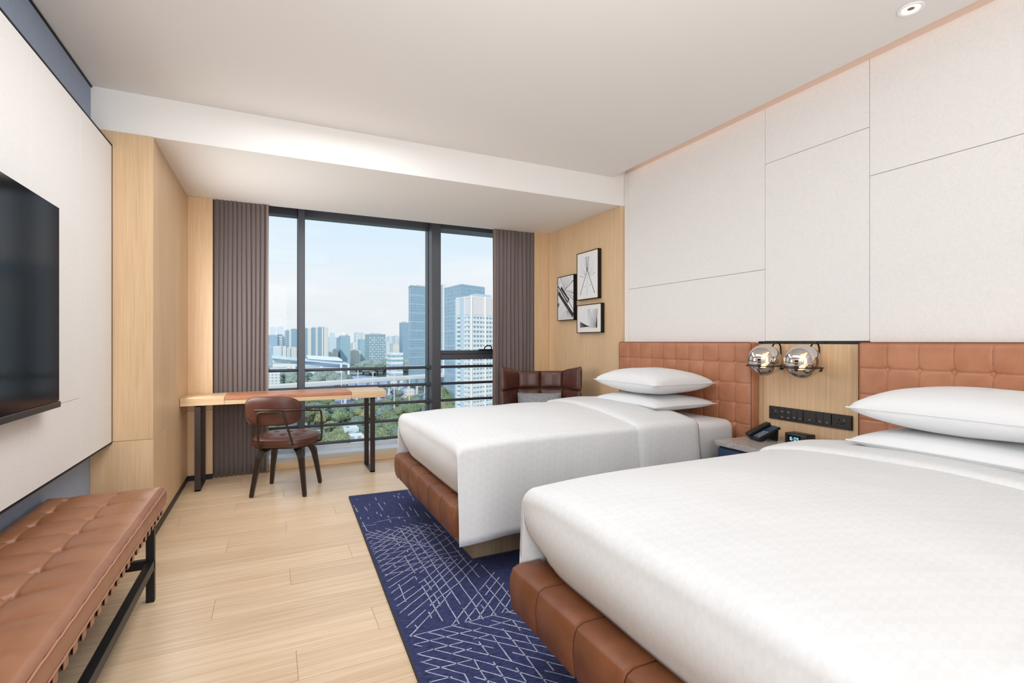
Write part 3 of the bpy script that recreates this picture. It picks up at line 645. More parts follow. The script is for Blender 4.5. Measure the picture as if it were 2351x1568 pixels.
# telephone -------------------------------------------------------
ph = thing('telephone', 'black desk telephone with blue keypad face on the bedside cabinet', 'telephone', (2.755, 2.125, .5865), math.radians(-16))
til = math.radians(24)
def tl(x, y, z): return (x * math.cos(til) - z * math.sin(til) - .065, y, x * math.sin(til) + z * math.cos(til) + .008)
def tbox(m, x0, y0, z0, x1, y1, z1):
    return m.add([tl(*p) for p in ((x0, y0, z0), (x1, y0, z0), (x1, y1, z0), (x0, y1, z0), (x0, y0, z1), (x1, y0, z1), (x1, y1, z1), (x0, y1, z1))],
                 [(0, 3, 2, 1), (4, 5, 6, 7), (0, 1, 5, 4), (1, 2, 6, 5), (2, 3, 7, 6), (3, 0, 4, 7)])
tbox(MB(), 0, -.060, 0, .165, .05, .014).build('body', M['plastic'], ph, local=True, bevel=.003, seg=2)
tbox(MB(), -.004, .012, .014, .160, .055, .036).build('handset', M['plastic'], ph, local=True, bevel=.005, seg=2, smooth=60)
fc = tbox(MB(), .006, -.056, .0138, .160, .008, .0155).build('key_plate', M['phone_face'], ph, local=True)
for i in range(5):
    for j in range(4):
        tbox(MB(), .018 + i * .015, -.050 + j * .0135, .0155, .024 + i * .015, -.044 + j * .0135, .017).build('key', M['red'] if (i == 0 and j == 2) else M['mark'], fc, local=True)
tbox(MB(), .105, -.048, .0155, .150, .0, .0165).build('display', M['navy'], ph, local=True)
MB().extr([(-.055, 0), (-.02, 0), (.055, .044), (.06, .0), (.075, .0), (.08, .062), (-.06, .006)], 'Y', -.045, .035).build('stand', M['plastic'], ph, local=True)
# alarm clock -------------------------------------------------------
ck = thing('alarm_clock', 'black box alarm clock reading 16:09 on the bedside cabinet', 'clock', (2.845, 1.938, .5865))
MB().box(2.800, 1.868, .5868, 2.885, 2.006, .652).build('case', M['plastic'], ck, bevel=.006, seg=3, smooth=60)
MB().box(2.7985, 1.906, .598, 2.8005, 1.985, .640).build('display', M['tv'], ck)
def digit(ch, yc, zc, h, w, x, th):
    seg = {'0': 'abcdef', '1': 'bc', '6': 'acdefg', '9': 'abcdfg'}[ch]; m = MB(); k = th
    H = h / 2
    R_ = {'a': (-w, H - k, w, H), 'd': (-w, -H, w, -H + k), 'g': (-w, -k / 2, w, k / 2), 'b': (-w, .001, -w + k, H - .001), 'c': (-w, -H + .001, -w + k, -.001), 'f': (w - k, .001, w, H - .001), 'e': (w - k, -H + .001, w, -.001)}
    for s_ in seg:
        a, b, c, d = R_[s_]; m.box(x - .0006, yc + a, zc + b, x, yc + c, zc + d)
    return m
for ch, yy in (('1', 1.974), ('6', 1.961), ('0', 1.939), ('9', 1.923)):
    digit(ch, yy, .620, .020, .0052, 2.7984, .0022).build('digit', M['digit'], ck)
MB().box(2.7978, 1.949, .614, 2.7984, 1.951, .616).box(2.7978, 1.949, .623, 2.7984, 1.951, .625).build('colon', M['digit'], ck)
for k in range(3): MB().lathe([(.006, 0), (.005, .0015), (.0005, .0016)], (2.84, 1.90 + .035 * k, .652), 10).build('top_button', M['switch'], ck)
# switch panel on the oak between the beds ---------------------------
XS = 2.926
sw = thing('switch_panel', 'long black switch and socket panel on the oak wall between the beds', 'switch panel', (2.938, 1.949, .741))
MB().box(XS, 1.690, .700, 2.938, 2.207, .782).build('back_plate', M['switch'], sw, bevel=.002)
def mod(y1_, y0_, name, thick=.002, z0=.706, z1=.776): return MB().box(XS - thick, y0_ + .0008, z0, XS, y1_ - .0008, z1).build(name, M['switch'], sw, bevel=.0008)
def socket(y1_, y0_):
    o = mod(y1_, y0_, 'socket'); c = (y0_ + y1_) / 2 + .012; x = XS - .0024
    for (a, b, c_, d) in ((-.002, .748, .002, .756), (-.012, .727, -.005, .731), (.005, .727, .012, .731)): MB().box(x, c + a, b, XS - .0019, c + c_, d).build('socket_hole', M['tv'], o)
    for zz in (.756, .747): MB().box(x, c - .030, zz, XS - .0019, c - .022, zz + .0016).build('label_mark', M['mark'], o)
    MB().box(x, c - .029, .728, XS - .0019, c - .024, .740).build('usb_port', M['tv'], o)
socket(2.205, 2.136)
for (a, b) in ((2.135, 2.092), (2.091, 2.050)):
    for (c, d) in ((.706, .7405), (.7415, .776)):
        o = mod(a, b, 'button', .0022, c, d); y_ = (a + b) / 2
        MB().box(XS - .0027, y_ - .008, d - .020, XS - .0021, y_ + .006, d - .0185).box(XS - .0027, y_ - .009, d - .0235, XS - .0021, y_ + .007, d - .0225).build('label_mark', M['mark'], o)
for i, (a, b, th) in enumerate(((2.049, 2.010, .0035), (2.009, 1.972, .006), (1.971, 1.892, .0035), (1.891, 1.848, .0035), (1.847, 1.802, .006))):
    o = mod(a, b, 'rocker', th, .712 if i < 4 else .714); y_ = (a + b) / 2
    MB().box(XS - th - .0006, y_ - .006, .728, XS - th + .0001, y_ + .006, .7295).box(XS - th - .0006, y_ - .005, .724, XS - th + .0001, y_ + .005, .7252).build('label_mark', M['mark'], o)
socket(1.800, 1.692)
# sphere wall lamps ---------------------------------------------------
def sphere_lamp(cy, lab):
    cx, cz, r = 2.772, 1.083, .098
    t = thing('globe_wall_lamp', lab, 'wall lamp', (2.938, cy, cz))
    MB().sphere((cx, cy, cz), r, 48, 32).build('glass_globe', M['smoke'], t, smooth=180, weld=True)
    ring = [(cx + (r + .006) * math.cos(a), cy + (r + .006) * math.sin(a), cz - .034) for a in (2 * PI * k / 40 for k in range(40))]
    MB().tube(ring, .0032, 8, closed=True).build('support_ring', M['black'], t, smooth=60)
    # hooked arm from the wall over the back of the globe and down to the ring
    arm = [(2.936, cy, cz - .05), (2.928, cy, cz - .02), (2.926, cy, cz + .04), (2.924, cy, cz + .085), (2.910, cy, cz + .106), (2.888, cy, cz + .112), (2.862, cy, cz + .104), (2.842, cy, cz + .082), (2.832, cy, cz + .068)]
    MB().tube(arm, .0048, 8).build('hook_arm', M['black'], t, smooth=60)
    MB().tube([(2.928, cy, cz - .02), (2.905, cy, cz - .030), (cx + r + .006, cy, cz - .034)], .004, 8).build('brace', M['black'], t, smooth=60)
    MB().lathe([(.014, 0), (.014, .010), (.009, .014)], (2.924, cy, cz - .05), 18, 'X').build('wall_rose', M['black'], t)
    # socket and amber bulb
    d = Vector((-.55, .35, -.75)).normalized(); a0 = Vector((cx + .046, cy - .004, cz + .062))
    P = lambda k: tuple(a0 + d * k)
    MB().tube([P(-.018), P(.010)], .011, 12).build('lamp_holder', M['bronze'], t, smooth=40)
    MB().tube([P(.008), P(.016), P(.03), P(.05), P(.07), P(.08), P(.085)], [.008, .012, .0165, .018, .015, .009, .002], 16).build('bulb', M['bulb'], t, smooth=60)
    fm = MB()
    for fx, fy in ((.007, 0), (-.007, 0), (0, .007), (0, -.007)): fm.tube([tuple(a0 + d * .016 + Vector((fx * .6, fy * .6, 0))), tuple(a0 + d * .072 + Vector((fx, fy, 0)))], .0014, 6)
    fm.build('filament', M['filament'], t, kind='stuff')
    light('bulb_light', 'POINT', .55, tuple(a0 + d * .045), (0, 0, 0), (1, .72, .42), shadow_soft_size=.012)
sphere_lamp(2.122, 'smoked glass globe wall lamp nearer the window, left one of the pair')
sphere_lamp(1.874, 'smoked glass globe wall lamp on the right of the pair above the switches')

# ================================================================== BENCH
bn = thing('bench', 'tufted tan leather bench on black metal legs under the television', 'bench', (-.715, 2.1, 0))
bx0, bx1, by0, by1, bz0, bz1 = -.948, -.484, 1.17, 3.022, .386, .464
bc = (-.670, -.853); br = [2.968 - .1763 * k for k in range(11)]
def bsurf(x, y):
    e_ = min(x - bx0, bx1 - x, y - by0, by1 - y)
    z = bz1 + .012 * min(1, max(0, e_) / .07) ** .5 - (.012 * (1 - min(1, max(0, e_) / .022)) ** 2)
    dc = min(abs(x - c) for c in bc); dr = min(abs(y - c) for c in br); d2 = math.hypot(dc, dr)
    fr = math.exp(-max(0, e_ < .1) * 0)
    # valleys fade towards the outer edges, deepest at the buttons
    ed = min(1, max(0, min(bx1 - x, y - by0, by1 - y, (x - bx0) * 1.3)) / .09) ** 1.2
    z += .004 + (.0045 * min(1, dc / .05) * min(1, dr / .05) - .004) * ed
    z -= ed * (.005 * math.exp(-(dr / .006) ** 2) * math.exp(-(max(0, dc - .02) / .09)) + .005 * math.exp(-(dc / .006) ** 2) * math.exp(-(max(0, dr - .02) / .09)))
    z -= .016 * math.exp(-(d2 / .013) ** 2) + .009 * math.exp(-(d2 / .035) ** 2)
    return z
nx, ny = 116, 440
m = MB(); m.add([(bx0 + (bx1 - bx0) * i / nx, by0 + (by1 - by0) * j / ny, bsurf(bx0 + (bx1 - bx0) * i / nx, by0 + (by1 - by0) * j / ny)) for j in range(ny + 1) for i in range(nx + 1)],
      [(j * (nx + 1) + i, j * (nx + 1) + i + 1, (j + 1) * (nx + 1) + i + 1, (j + 1) * (nx + 1) + i) for j in range(ny) for i in range(nx)])
m.build('tufted_top', M['bench'], bn, smooth=85)
m = MB()
per = []
for x0, y0, x1, y1, n in ((bx0, by0, bx1, by0, 8), (bx1, by0, bx1, by1, 60), (bx1, by1, bx0, by1, 8), (bx0, by1, bx0, by0, 20)):
    per += [(x0 + (x1 - x0) * k / n, y0 + (y1 - y0) * k / n) for k in range(n)]
vs = []
for k, (x, y) in enumerate(per):
    ox, oy = (x - (bx0 + bx1) / 2) / .232, (y - (by0 + by1) / 2) / .926
    nxv = (1 if ox > .99 else -1 if ox < -.99 else 0, 1 if oy > .99 else -1 if oy < -.99 else 0)
    for zz, o_ in ((bz0, .001), (bz0 + .02, .007), (bz0 + .050, .006), (bz1 - .012, .001)):
        vs.append((x + nxv[0] * o_, y + nxv[1] * o_, zz + .0008 * math.sin(k * 1.7) * (zz > bz1 - .035)))
n_ = len(per); m.add(vs, [(a * 4 + j, ((a + 1) % n_) * 4 + j, ((a + 1) % n_) * 4 + j + 1, a * 4 + j + 1) for a in range(n_) for j in range(3)])
m.build('side_band', M['bench'], bn, smooth=70)
for zz, nm in ((bz1 - .010, 'piping'), (bz0, 'piping')):
    pts = [(x + (.003 if x > -.5 else 0), y + (.003 if y > 3.0 else 0), zz + .0012 * math.sin(k * 2.1)) for k, (x, y) in enumerate(per)]
    MB().tube(pts, .0034, 6, closed=True).build(nm, M['pipe'], bn, smooth=60)
MB().box(bx0 + .01, by0 + .01, bz0 - .002, bx1 - .006, by1 - .006, bz0 + .01).build('underside', M['black'], bn)
MB().box(bx1 - .036, by0, .346, bx1 - .010, by1 - .01, .374).box(bx0 + .01, by0, .338, bx0 + .036, by1 - .01, .368).box(bx0 + .01, by1 - .04, .338, bx1 - .01, by1 - .012, .368).box(bx0 + .01, by0, .338, bx1 - .01, by0 + .03, .368).build('seat_frame', M['black'], bn)
stp = mesh_of(MB().box(-.003, -.0165, -.046, .0, .0165, .0).box(-.034, -.0165, -.049, .0, .0165, -.046).box(-.034, -.0165, -.046, -.031, .0165, .0), 'strap', M['bench'], bevel=.001)
for k in range(26):
    instance(stp, 'strap', bn, (bx1 - .005 + .715, 2.985 - .0715 * k - 2.1, .388))
for k in range(5): instance(stp, 'strap', bn, (-.53 - .09 * k + .715, by1 - .006 - 2.1, .388), (0, 0, PI / 2))
bt = mesh_of(MB().lathe([(.010, 0), (.009, .004), (.004, .006), (.0006, .0065)], (0, 0, 0), 12), 'button', M['bench'], smooth=60)
for c in bc:
    for y in br: instance(bt, 'button', bn, (c + .715, y - 2.1, bsurf(c, y) - .002))
for y in (2.80, 1.38):
    for x in (bx1 - .036, bx0 + .01): MB().box(x, y - .016, 0, x + .032, y + .016, .34).build('leg', M['black'], bn, bevel=.001)
    MB().box(bx0 + .01, y - .014, .155, bx1 - .036, y + .014, .195).build('stretcher', M['black'], bn, bevel=.001)
for x in (bx1 - .034, bx0 + .012): MB().box(x, 1.38, .150, x + .03, 2.80, .192).build('stretcher', M['black'], bn, bevel=.001)

# ================================================================== DESK
dk = thing('desk', 'oak desk with tan leather writing inlay on dark metal loop legs at the window', 'desk', (.15, 4.86, 0))
DX0, DX1, DY0, DY1 = -.650, .948, 4.655, 5.058
MB().box(DX0, DY0, .688, -.3475, DY1, .75).build('top_board', M['oak_y'], dk, bevel=.0015)
MB().box(.6475, DY0, .688, DX1, DY1, .75).build('top_board', M['oak_y'], dk, bevel=.0015)
MB().box(-.346, DY0, .688, .646, DY1, .7215).build('top_board', M['oak_y'], dk, bevel=.001)
MB().box(-.346, 5.022, .7215, .646, DY1, .75).build('back_strip', M['oak_y'], dk, bevel=.001)
MB().box(-.346, DY0, .7225, .646, 5.021, .7505).build('leather_inlay', M['tan'], dk, bevel=.003, seg=2)
for x0, x1 in ((.815, .857), (-.556, -.514)):
    l = MB(); l.box(x0, 4.685, 0, x1, 4.70 if x0 > 0 else 4.71, .688).box(x0, 5.012, 0, x1, 5.027, .688).box(x0, 4.685, 0, x1, 5.027, .012).box(x0, 4.685, .676, x1, 5.027, .688)
    l.build('loop_leg', M['deskleg'], dk, bevel=.001)

# ================================================================== DESK CHAIR
ch = thing('desk_chair', 'brown leather armchair with bronze tube arms and dark wood legs at the desk', 'chair', (.1145, 4.421, 0), math.radians(-21.8))
for sx in (-1, 1):
    for sy in (-1, 1):
        p = [(.200 * sx, .190 * sy, 0), (.199 * sx, .189 * sy, .012), (.178 * sx, .168 * sy, .17), (.160 * sx, .150 * sy, .29), (.140 * sx, .130 * sy, .345), (.09 * sx, .085 * sy, .372), (.03 * sx, .03 * sy, .378)]
        MB().tube(p, [.016, .020, .0235, .030, .036, .030, .018], 4, flat2=[.014, .018, .022, .027, .030, .015, .010], rot=PI / 4).build('leg', M['walnut'], ch, local=True, bevel=.002)
def sq(th, a, b, n=2.7):
    c, s_ = math.cos(th), math.sin(th); return (a * abs(c) ** (2 / n) * (1 if c >= 0 else -1), b * abs(s_) ** (2 / n) * (1 if s_ >= 0 else -1))
tuf = [(x, y) for x in (-.11, 0, .11) for y in (-.09, .06)]
def seat(u, v):
    th = 2 * PI * u; rr_ = min(1, v / .72)
    x, y = sq(th, .236 * rr_, .228 * rr_)
    if v <= .72:
        z = .455 + .010 * (1 - rr_ ** 4) - .012 * max(0, rr_ - .88) / .12
        for a, b in tuf:
            d = math.hypot(x - a, y - b); z -= .013 * math.exp(-(d / .016) ** 2) + .004 * math.exp(-(d / .05) ** 2)
            z -= .0025 * math.exp(-((x - a) / .006) ** 2) * math.exp(-(abs(y - b) / .06))
    else:
        k = (v - .72) / .28; z = .443 - .052 * k; g_ = 1 + .018 * math.sin(PI * min(1, k * 1.15)); x *= g_; y *= g_
    return (x, y, z)
MB().grid(seat, 72, 50, False).build('seat', M['brown'], ch, local=True, smooth=70, weld=True)
for zz, g_ in ((.392, 1.0), (.440, 1.012)):
    MB().tube([(*sq(2 * PI * k / 48, .243 * g_, .232 * g_), zz) for k in range(48)], .0026, 6, closed=True).build('seat_piping', M['brown'], ch, local=True, smooth=60)
MB().prism([sq(2 * PI * k / 32, .228, .218) for k in range(32)], .376, .393).build('seat_frame', M['walnut'], ch, local=True)
def back(u, v, o):
    th = 2 * PI * u; r_ = v; a, b = sq(th, .208 * r_, .110 * r_, 3.4)
    x = a - .034; z = .672 + b - .010 * (a / .23) ** 2 * (1 if b < 0 else .3)
    bul = (1 - r_ ** 5); y = -.262 + .085 * (a / .232) ** 2 - .10 * (z - .67)
    y += (.024 * bul ** .5 + .001) * o
    return (x, y, z)
m = MB(); m.grid(lambda u, v: back(u, v, 1), 56, 16, True); m.grid(lambda u, v: back(u, v, -1), 56, 16)
m.build('backrest', M['brown'], ch, local=True, smooth=75, weld=True)
MB().tube([back(k / 56, 1.0, 0) for k in range(56)], .003, 6, closed=True).build('back_piping', M['brown'], ch, local=True, smooth=60)
arm = [(.19, .05, .386), (.225, .03, .388), (.255, .01, .394), (.268, .0, .412), (.270, .0, .45), (.268, .0, .60), (.266, -.004, .632), (.263, -.022, .645), (.255, -.07, .652), (.235, -.15, .664), (.20, -.215, .674), (.14, -.265, .680), (.07, -.294, .684)]
full = arm + [(0, -.302, .685)] + [(-x - .012 * (1 if i < 9 else 0) * 0, y, z) for i, (x, y, z) in reversed(list(enumerate(arm)))]
MB().tube(full, .0078, 10).build('arm_tube', M['bronze'], ch, local=True, smooth=60)
u_ = [(-.105, -.19, .384), (-.118, -.215, .386), (-.126, -.235, .398), (-.122, -.262, .50), (-.118, -.285, .62), (-.112, -.292, .655), (-.092, -.296, .668), (-.05, -.300, .670), (.03, -.300, .670), (.06, -.297, .668), (.078, -.292, .650), (.092, -.262, .56), (.118, -.215, .41), (.122, -.195, .390), (.115, -.17, .384)]
MB().tube(u_, .0078, 10).build('back_support', M['bronze'], ch, local=True, smooth=60)
# ================================================================== ARMCHAIR by the window
ac = thing('armchair', 'brown leather wing armchair in the corner by the right curtain', 'armchair', (2.385, 4.30, 0), math.radians(-27))
plan = [(-.362, -.14), (-.318, -.03), (-.262, .075), (-.225, .125), (-.12, .148), (0, .155), (.12, .148), (.225, .125), (.262, .075), (.318, -.03), (.362, -.14)]
def along(s):
    k = s * (len(plan) - 1); i = min(len(plan) - 2, int(k)); f_ = k - i; a, b = plan[i], plan[i + 1]; return (a[0] + (b[0] - a[0]) * f_, a[1] + (b[1] - a[1]) * f_)
def panel_mb(s0, s1, z0, z1f, z1b, bulge=.028, th=.045):
    """one stuffed section of the shell from plan parameter s0..s1"""
    def P(u, v, side):
        s = s0 + (s1 - s0) * u; x, y = along(s); a, b = along(max(0, s - .01)), along(min(1, s + .01)); d = Vector((b[0] - a[0], b[1] - a[1])).normalized(); nrm = (d.y, -d.x)
        zt = z1f + (z1b - z1f) * u; z = z0 + (zt - z0) * v
        e_ = (max(0, 1 - abs(2 * u - 1) ** 5) * max(0, 1 - abs(2 * v - 1) ** 5)) ** .5
        off = (bulge * e_) if side > 0 else -th * (.25 + .75 * e_)
        sc_ = 1 + .09 * (z - .45); return (x * sc_ + nrm[0] * off, (y + .10 * (z - .45)) + nrm[1] * off, z)
    m = MB(); m.grid(lambda u, v: P(u, v, 1), 16, 16, False); m.grid(lambda u, v: P(u, v, -1), 16, 16, True)
    for e0 in (0, 1):
        m.grid(lambda u, v, e0=e0: tuple(Vector(P(e0, v, 1)).lerp(Vector(P(e0, v, -1)), u)), 1, 16, e0 == 0); m.grid(lambda u, v, e0=e0: tuple(Vector(P(u, e0, 1)).lerp(Vector(P(u, e0, -1)), v)), 16, 1, e0 == 1)
    return m
for (s0, s1, nm, zf, zb) in ((0, .30, 'wing', .958, .905), (.30, .50, 'back_panel', .902, .898), (.50, .70, 'back_panel', .898, .902), (.70, 1, 'wing', .905, .958)):
    panel_mb(s0, s1, .726, zf, zb).build(nm, M['brown'], ac, local=True, smooth=80, weld=True)
    panel_mb(s0, s1, .36, .724, .724, .02).build(nm, M['brown'], ac, local=True, smooth=80, weld=True)
MB().box(-.27, -.38, .32, .27, .09, .45).build('seat', M['brown'], ac, local=True, bevel=.05, seg=4, smooth=60)
MB().lathe([(.03, .03), (.03, .32), (.12, .325)], (0, -.1, 0), 18).build('pedestal', M['bronze'], ac, local=True, smooth=40)
for k in range(4):
    a = PI / 4 + k * PI / 2; MB().tube([(0, -.1, .05), (.28 * math.cos(a), -.1 + .28 * math.sin(a), .018)], [.02, .012], 8).build('foot', M['bronze'], ac, local=True, smooth=40)
cs = thing('cushion', 'grey woven cushion leaning in the brown wing armchair', 'cushion', (2.385, 4.30, .47), math.radians(-27))
def cf(u, v, sg):
    p, q = 2 * u - 1, 2 * v - 1; e_ = max(0, (1 - abs(p) ** 3) * (1 - abs(q) ** 3)); h = sg * .045 * e_ ** .45
    return (.215 * p * (1 - .04 * (1 - q * q)) - .012, -.0 + .06 * q * 1 - .012 + h * .95 + .03, .11 + .105 * q * (1 - .06 * (1 - p * p)) - h * .25)
m = MB(); m.grid(lambda u, v: cf(u, v, 1), 24, 20, True); m.grid(lambda u, v: cf(u, v, -1), 24, 20); m.build('cushion_cover', M['grey_cushion'], cs, local=True, smooth=60, weld=True)
MB().tube([cf(k / 20, 0, 1) for k in range(21)] + [cf(1, k / 20, 1) for k in range(1, 21)] + [cf(1 - k / 20, 1, 1) for k in range(1, 21)] + [cf(0, 1 - k / 20, 1) for k in range(1, 20)], .004, 6, closed=True).build('edge_seam', M['grey_cushion'], cs, local=True)

# ================================================================== PICTURES on the bay wall
def picture(y0, y1, z0, z1, lab, mount, ink_fn):
    X0, X1 = 2.898, 2.860; fw = .007
    t = thing('framed_picture', lab, 'picture', (2.898, (y0 + y1) / 2, (z0 + z1) / 2))
    MB().box(X1, y0, z0, X0, y0 + fw, z1).box(X1, y1 - fw, z0, X0, y1, z1).box(X1, y0, z0, X0, y1, z0 + fw).box(X1, y0, z1 - fw, X0, y1, z1).build('frame', M['black'], t)
    MB().box(X1 + .004, y0 + fw, z0 + fw, X0, y1 - fw, z1 - fw).build('mount' if mount else 'backing', M['mat_board'] if mount else M['print'], t)
    a0, a1, b0, b1 = (y0 + fw, y1 - fw, z0 + fw, z1 - fw)
    if mount: a0, a1, b0, b1 = a0 + mount[0], a1 - mount[0], b0 + mount[1], b1 - mount[1]
    pr = MB().box(X1 + .0032, a0, b0, X1 + .0040, a1, b1).build('print', M['print'], t)
    cnt = [0]
    def strip(p, q, w0, w1=None, dark=True):
        w1 = w0 if w1 is None else w1
        P = [(a1 - (a1 - a0) * c[0], b1 - (b1 - b0) * c[1]) for c in (p, q)]     # u to the right as seen, v down
        d = Vector((P[1][0] - P[0][0], P[1][1] - P[0][1])).normalized(); nx_, nz_ = -d.y, d.x
        cnt[0] += 1; x = X1 + .0031 - .000004 * cnt[0]
        pts = [(P[0][0] - nx_ * w0, P[0][1] - nz_ * w0), (P[1][0] - nx_ * w1, P[1][1] - nz_ * w1), (P[1][0] + nx_ * w1, P[1][1] + nz_ * w1), (P[0][0] + nx_ * w0, P[0][1] + nz_ * w0)]
        pts = [(min(a1, max(a0, y)), min(b1, max(b0, z))) for y, z in pts]
        (ink if dark else grey).add([(x, y, z) for y, z in pts], [(0, 1, 2, 3)])
    ink, grey = MB(), MB(); ink_fn(strip)
    if ink.v: ink.build('ink_lines', M['ink'], pr, kind='stuff')
    if grey.v: grey.build('grey_tones', M['ink2'], pr, kind='stuff')
    return t
def art1(s):
    for x in (.15, .3, .62, .8, .95): s((x, .0), (.45, .33), .0012)
    s((.43, 0), (.43, .30), .0022); s((.2, 0), (.42, .3), .003, .001); s((.0, .22), (.2, 0), .0015)
    s((1, .12), (.5, .30), .006, .002); s((1, .42), (.5, .33), .004, .001); s((1, .50), (.5, .35), .003, .001); s((1, .56), (.52, .38), .004, .001); s((1, .37), (.5, .32), .002, .001)
    s((0, .20), (.62, .60), .010, .010); s((.2, .24), (.72, .56), .018, .010); s((.72, .50), (.60, .62), .006); s((0, .35), (1, .92), .024, .030); s((0, .28), (.2, .40), .004)
    s((0, .62), (.14, .62), .010, .001); s((0, .67), (.10, .66), .012, .001); s((.66, .56), (1, .80), .004)
    for k in range(9): s((.55 + .01 * k, .78), (.05 + .12 * k, 1.0), .0008, .0014, False)
    for k in range(5): s((.62, .80), (.55 + .1 * k, 1.0), .0012)
    for k in range(7): s((.46, .30), (.55 + .07 * k, .02 + .02 * k), .0007, .0009, False)
    for k in range(10): s((.2 + .05 * k, .68), (.1 + .08 * k, 1.0), .0006, .0008, False)
def art2(s):
    for k in range(8):
        s((0, .04 + .055 * k), (.44, .50), .0006, .0008, False); s((1, .04 + .055 * k), (.56, .50), .0006, .0008, False)
    for k in range(6): s((.15 + .05 * k, 0), (.46, .40), .0005, .0006, False); s((.85 - .05 * k, 0), (.54, .40), .0005, .0006, False)
    s((.41, 0), (.48, .36), .0045, .0035); s((.57, 0), (.51, .36), .0045, .0035); s((.495, .30), (.495, .40), .006, .004)
    s((.49, .36), (.03, 1), .0028, .0045); s((.50, .36), (.98, 1), .0028, .0045); s((.495, .40), (.495, 1), .0022, .0026, False)
    s((0, .48), (.34, .55), .0022, .001); s((1, .46), (.68, .54), .0022, .001); s((.40, .52), (.49, .56), .001, .001, False); s((.49, .56), (.6, .52), .001, .001, False)
    s((.33, .79), (.37, .79), .003); s((.64, .77), (.70, .77), .003)
def art3(s):
    def curve(f, w0, w1, dark=True, n=12):
        pts = [f(k / n) for k in range(n + 1)]
        for k in range(n): s(pts[k], pts[k + 1], w0 + (w1 - w0) * k / n, w0 + (w1 - w0) * (k + 1) / n, dark)
    for j in range(6):
        curve(lambda t, j=j: (.0 + .42 * t + .03 * j * t, .66 + .055 * j + .22 * t ** .9 - .012 * j * t * 4), .0040, .0016)
    for j in range(9):
        curve(lambda t, j=j: (.44 + .02 * j + .05 * math.sin(PI * (1 - t)) * 0 + (.55 + .05 * j - .44 - .02 * j) * (1 - t) ** 1.6, 1 - t), .0008, .0008, False)
    for j, w in enumerate((.0016, .0022, .003, .004, .005)):
        curve(lambda t, j=j: (.62 + .07 * j + (.75 + .065 * j - .62 - .07 * j) * t ** 1.8, 1 - t * 1.0), w, w * .6)
    s((.97, .45), (.93, 1), .001, .012)
picture(4.442, 4.774, 1.428, 1.911, 'unmounted black framed print of steel girders, left picture of the three', None, art1)
picture(4.008, 4.386, 1.625, 2.109, 'black framed print of a cable bridge mast with cream mount, highest of three', (.048, .045), art2)
picture(3.958, 4.386, 1.287, 1.574, 'landscape black framed print of curved bands with cream mount, lowest of three', (.052, .042), art3)
# ================================================================== THE CITY OUTSIDE (real distances, the room is about 20 floors up)
ZG = -58.8
_s, _c = math.sin(math.radians(25.72)), math.cos(math.radians(25.72))
def xa(u, Y):                                    # x of a sight line at depth Y metres beyond the camera
    a = (u - 1175.5) / 1145.0; return Y * (_s + a * _c) / (_c - a * _s)
def za(u, v, Y):
    a = (u - 1175.5) / 1145.0; return 1.2 + Y * ((784.0 - v) / 1145.0) / (_c - a * _s)
def facade(name, glass, wall, bw=3.4, bh=3.2, mort=.35, bias=0, rough=.4):
    m, t, b = newmat(name); L = t.links.new
    g = t.nodes.new('ShaderNodeNewGeometry'); sp = t.nodes.new('ShaderNodeSeparateXYZ'); L(g.outputs['Position'], sp.inputs[0])
    sub = t.nodes.new('ShaderNodeMath'); sub.operation = 'ADD'; L(sp.outputs['X'], sub.inputs[0])
    m2 = t.nodes.new('ShaderNodeMath'); m2.operation = 'MULTIPLY'; m2.inputs[1].default_value = .7; L(sp.outputs['Y'], m2.inputs[0]); L(m2.outputs[0], sub.inputs[1])
    cb = t.nodes.new('ShaderNodeCombineXYZ'); L(sub.outputs[0], cb.inputs[0]); L(sp.outputs['Z'], cb.inputs[1])
    br = t.nodes.new('ShaderNodeTexBrick'); br.offset = 0; br.inputs['Scale'].default_value = 1; br.inputs['Brick Width'].default_value = bw; br.inputs['Row Height'].default_value = bh
    br.inputs['Mortar Size'].default_value = mort; br.inputs['Mortar Smooth'].default_value = .2; br.inputs['Bias'].default_value = bias
    br.inputs['Color1'].default_value = (*glass, 1); br.inputs['Color2'].default_value = (*[min(1, k * 1.12) for k in glass], 1); br.inputs['Mortar'].default_value = (*wall, 1)
    L(cb.outputs[0], br.inputs['Vector']); L(br.outputs['Color'], b.inputs['Base Color']); b.inputs['Roughness'].default_value = rough; b.inputs['Specular IOR Level'].default_value = .3
    return m
F = {  # aerial haze is mixed into these pale glass and wall colours
 'blue': facade('glass_blue', (.30, .44, .54), (.42, .55, .63), 4.5, 3.6, .35),
 'blue2': facade('glass_steel', (.25, .38, .49), (.36, .49, .58), 3, 3.4, .5),
 'teal': facade('glass_teal', (.30, .46, .53), (.48, .62, .68), 5, 3.8, .45),
 'white': facade('render_white', (.36, .44, .50), (.82, .82, .80), 3.4, 3.1, .95),
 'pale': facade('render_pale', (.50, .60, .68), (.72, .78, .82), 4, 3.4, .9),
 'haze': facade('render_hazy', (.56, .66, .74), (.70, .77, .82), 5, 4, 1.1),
 'cream': facade('render_cream', (.50, .50, .50), (.86, .82, .74), 4, 3.2, 1.0),
 'dark': facade('panel_dark', (.22, .33, .39), (.50, .62, .68), 3.6, 5.0, .55),
 'resid': facade('residential_windows', (.26, .36, .42), (.74, .80, .82), 3.6, 3.0, .8),
}
FW = flat('city_white', (.86, .85, .82), .8); FB = flat('city_slab_blue', (.60, .72, .80), .7); FC = flat('city_cream', (.78, .76, .70), .8); FG = flat('roof_grey', (.52, .58, .62), .8)
FR = flat('roof_red', (.62, .34, .27), .8)
def quadpts(u0, u1, Y, dep, skew=0):
    x0, x1 = xa(u0, Y), xa(u1, Y); return [(x0, Y), (x1, Y), (x1 + skew, Y + dep), (x0 + skew, Y + dep)]
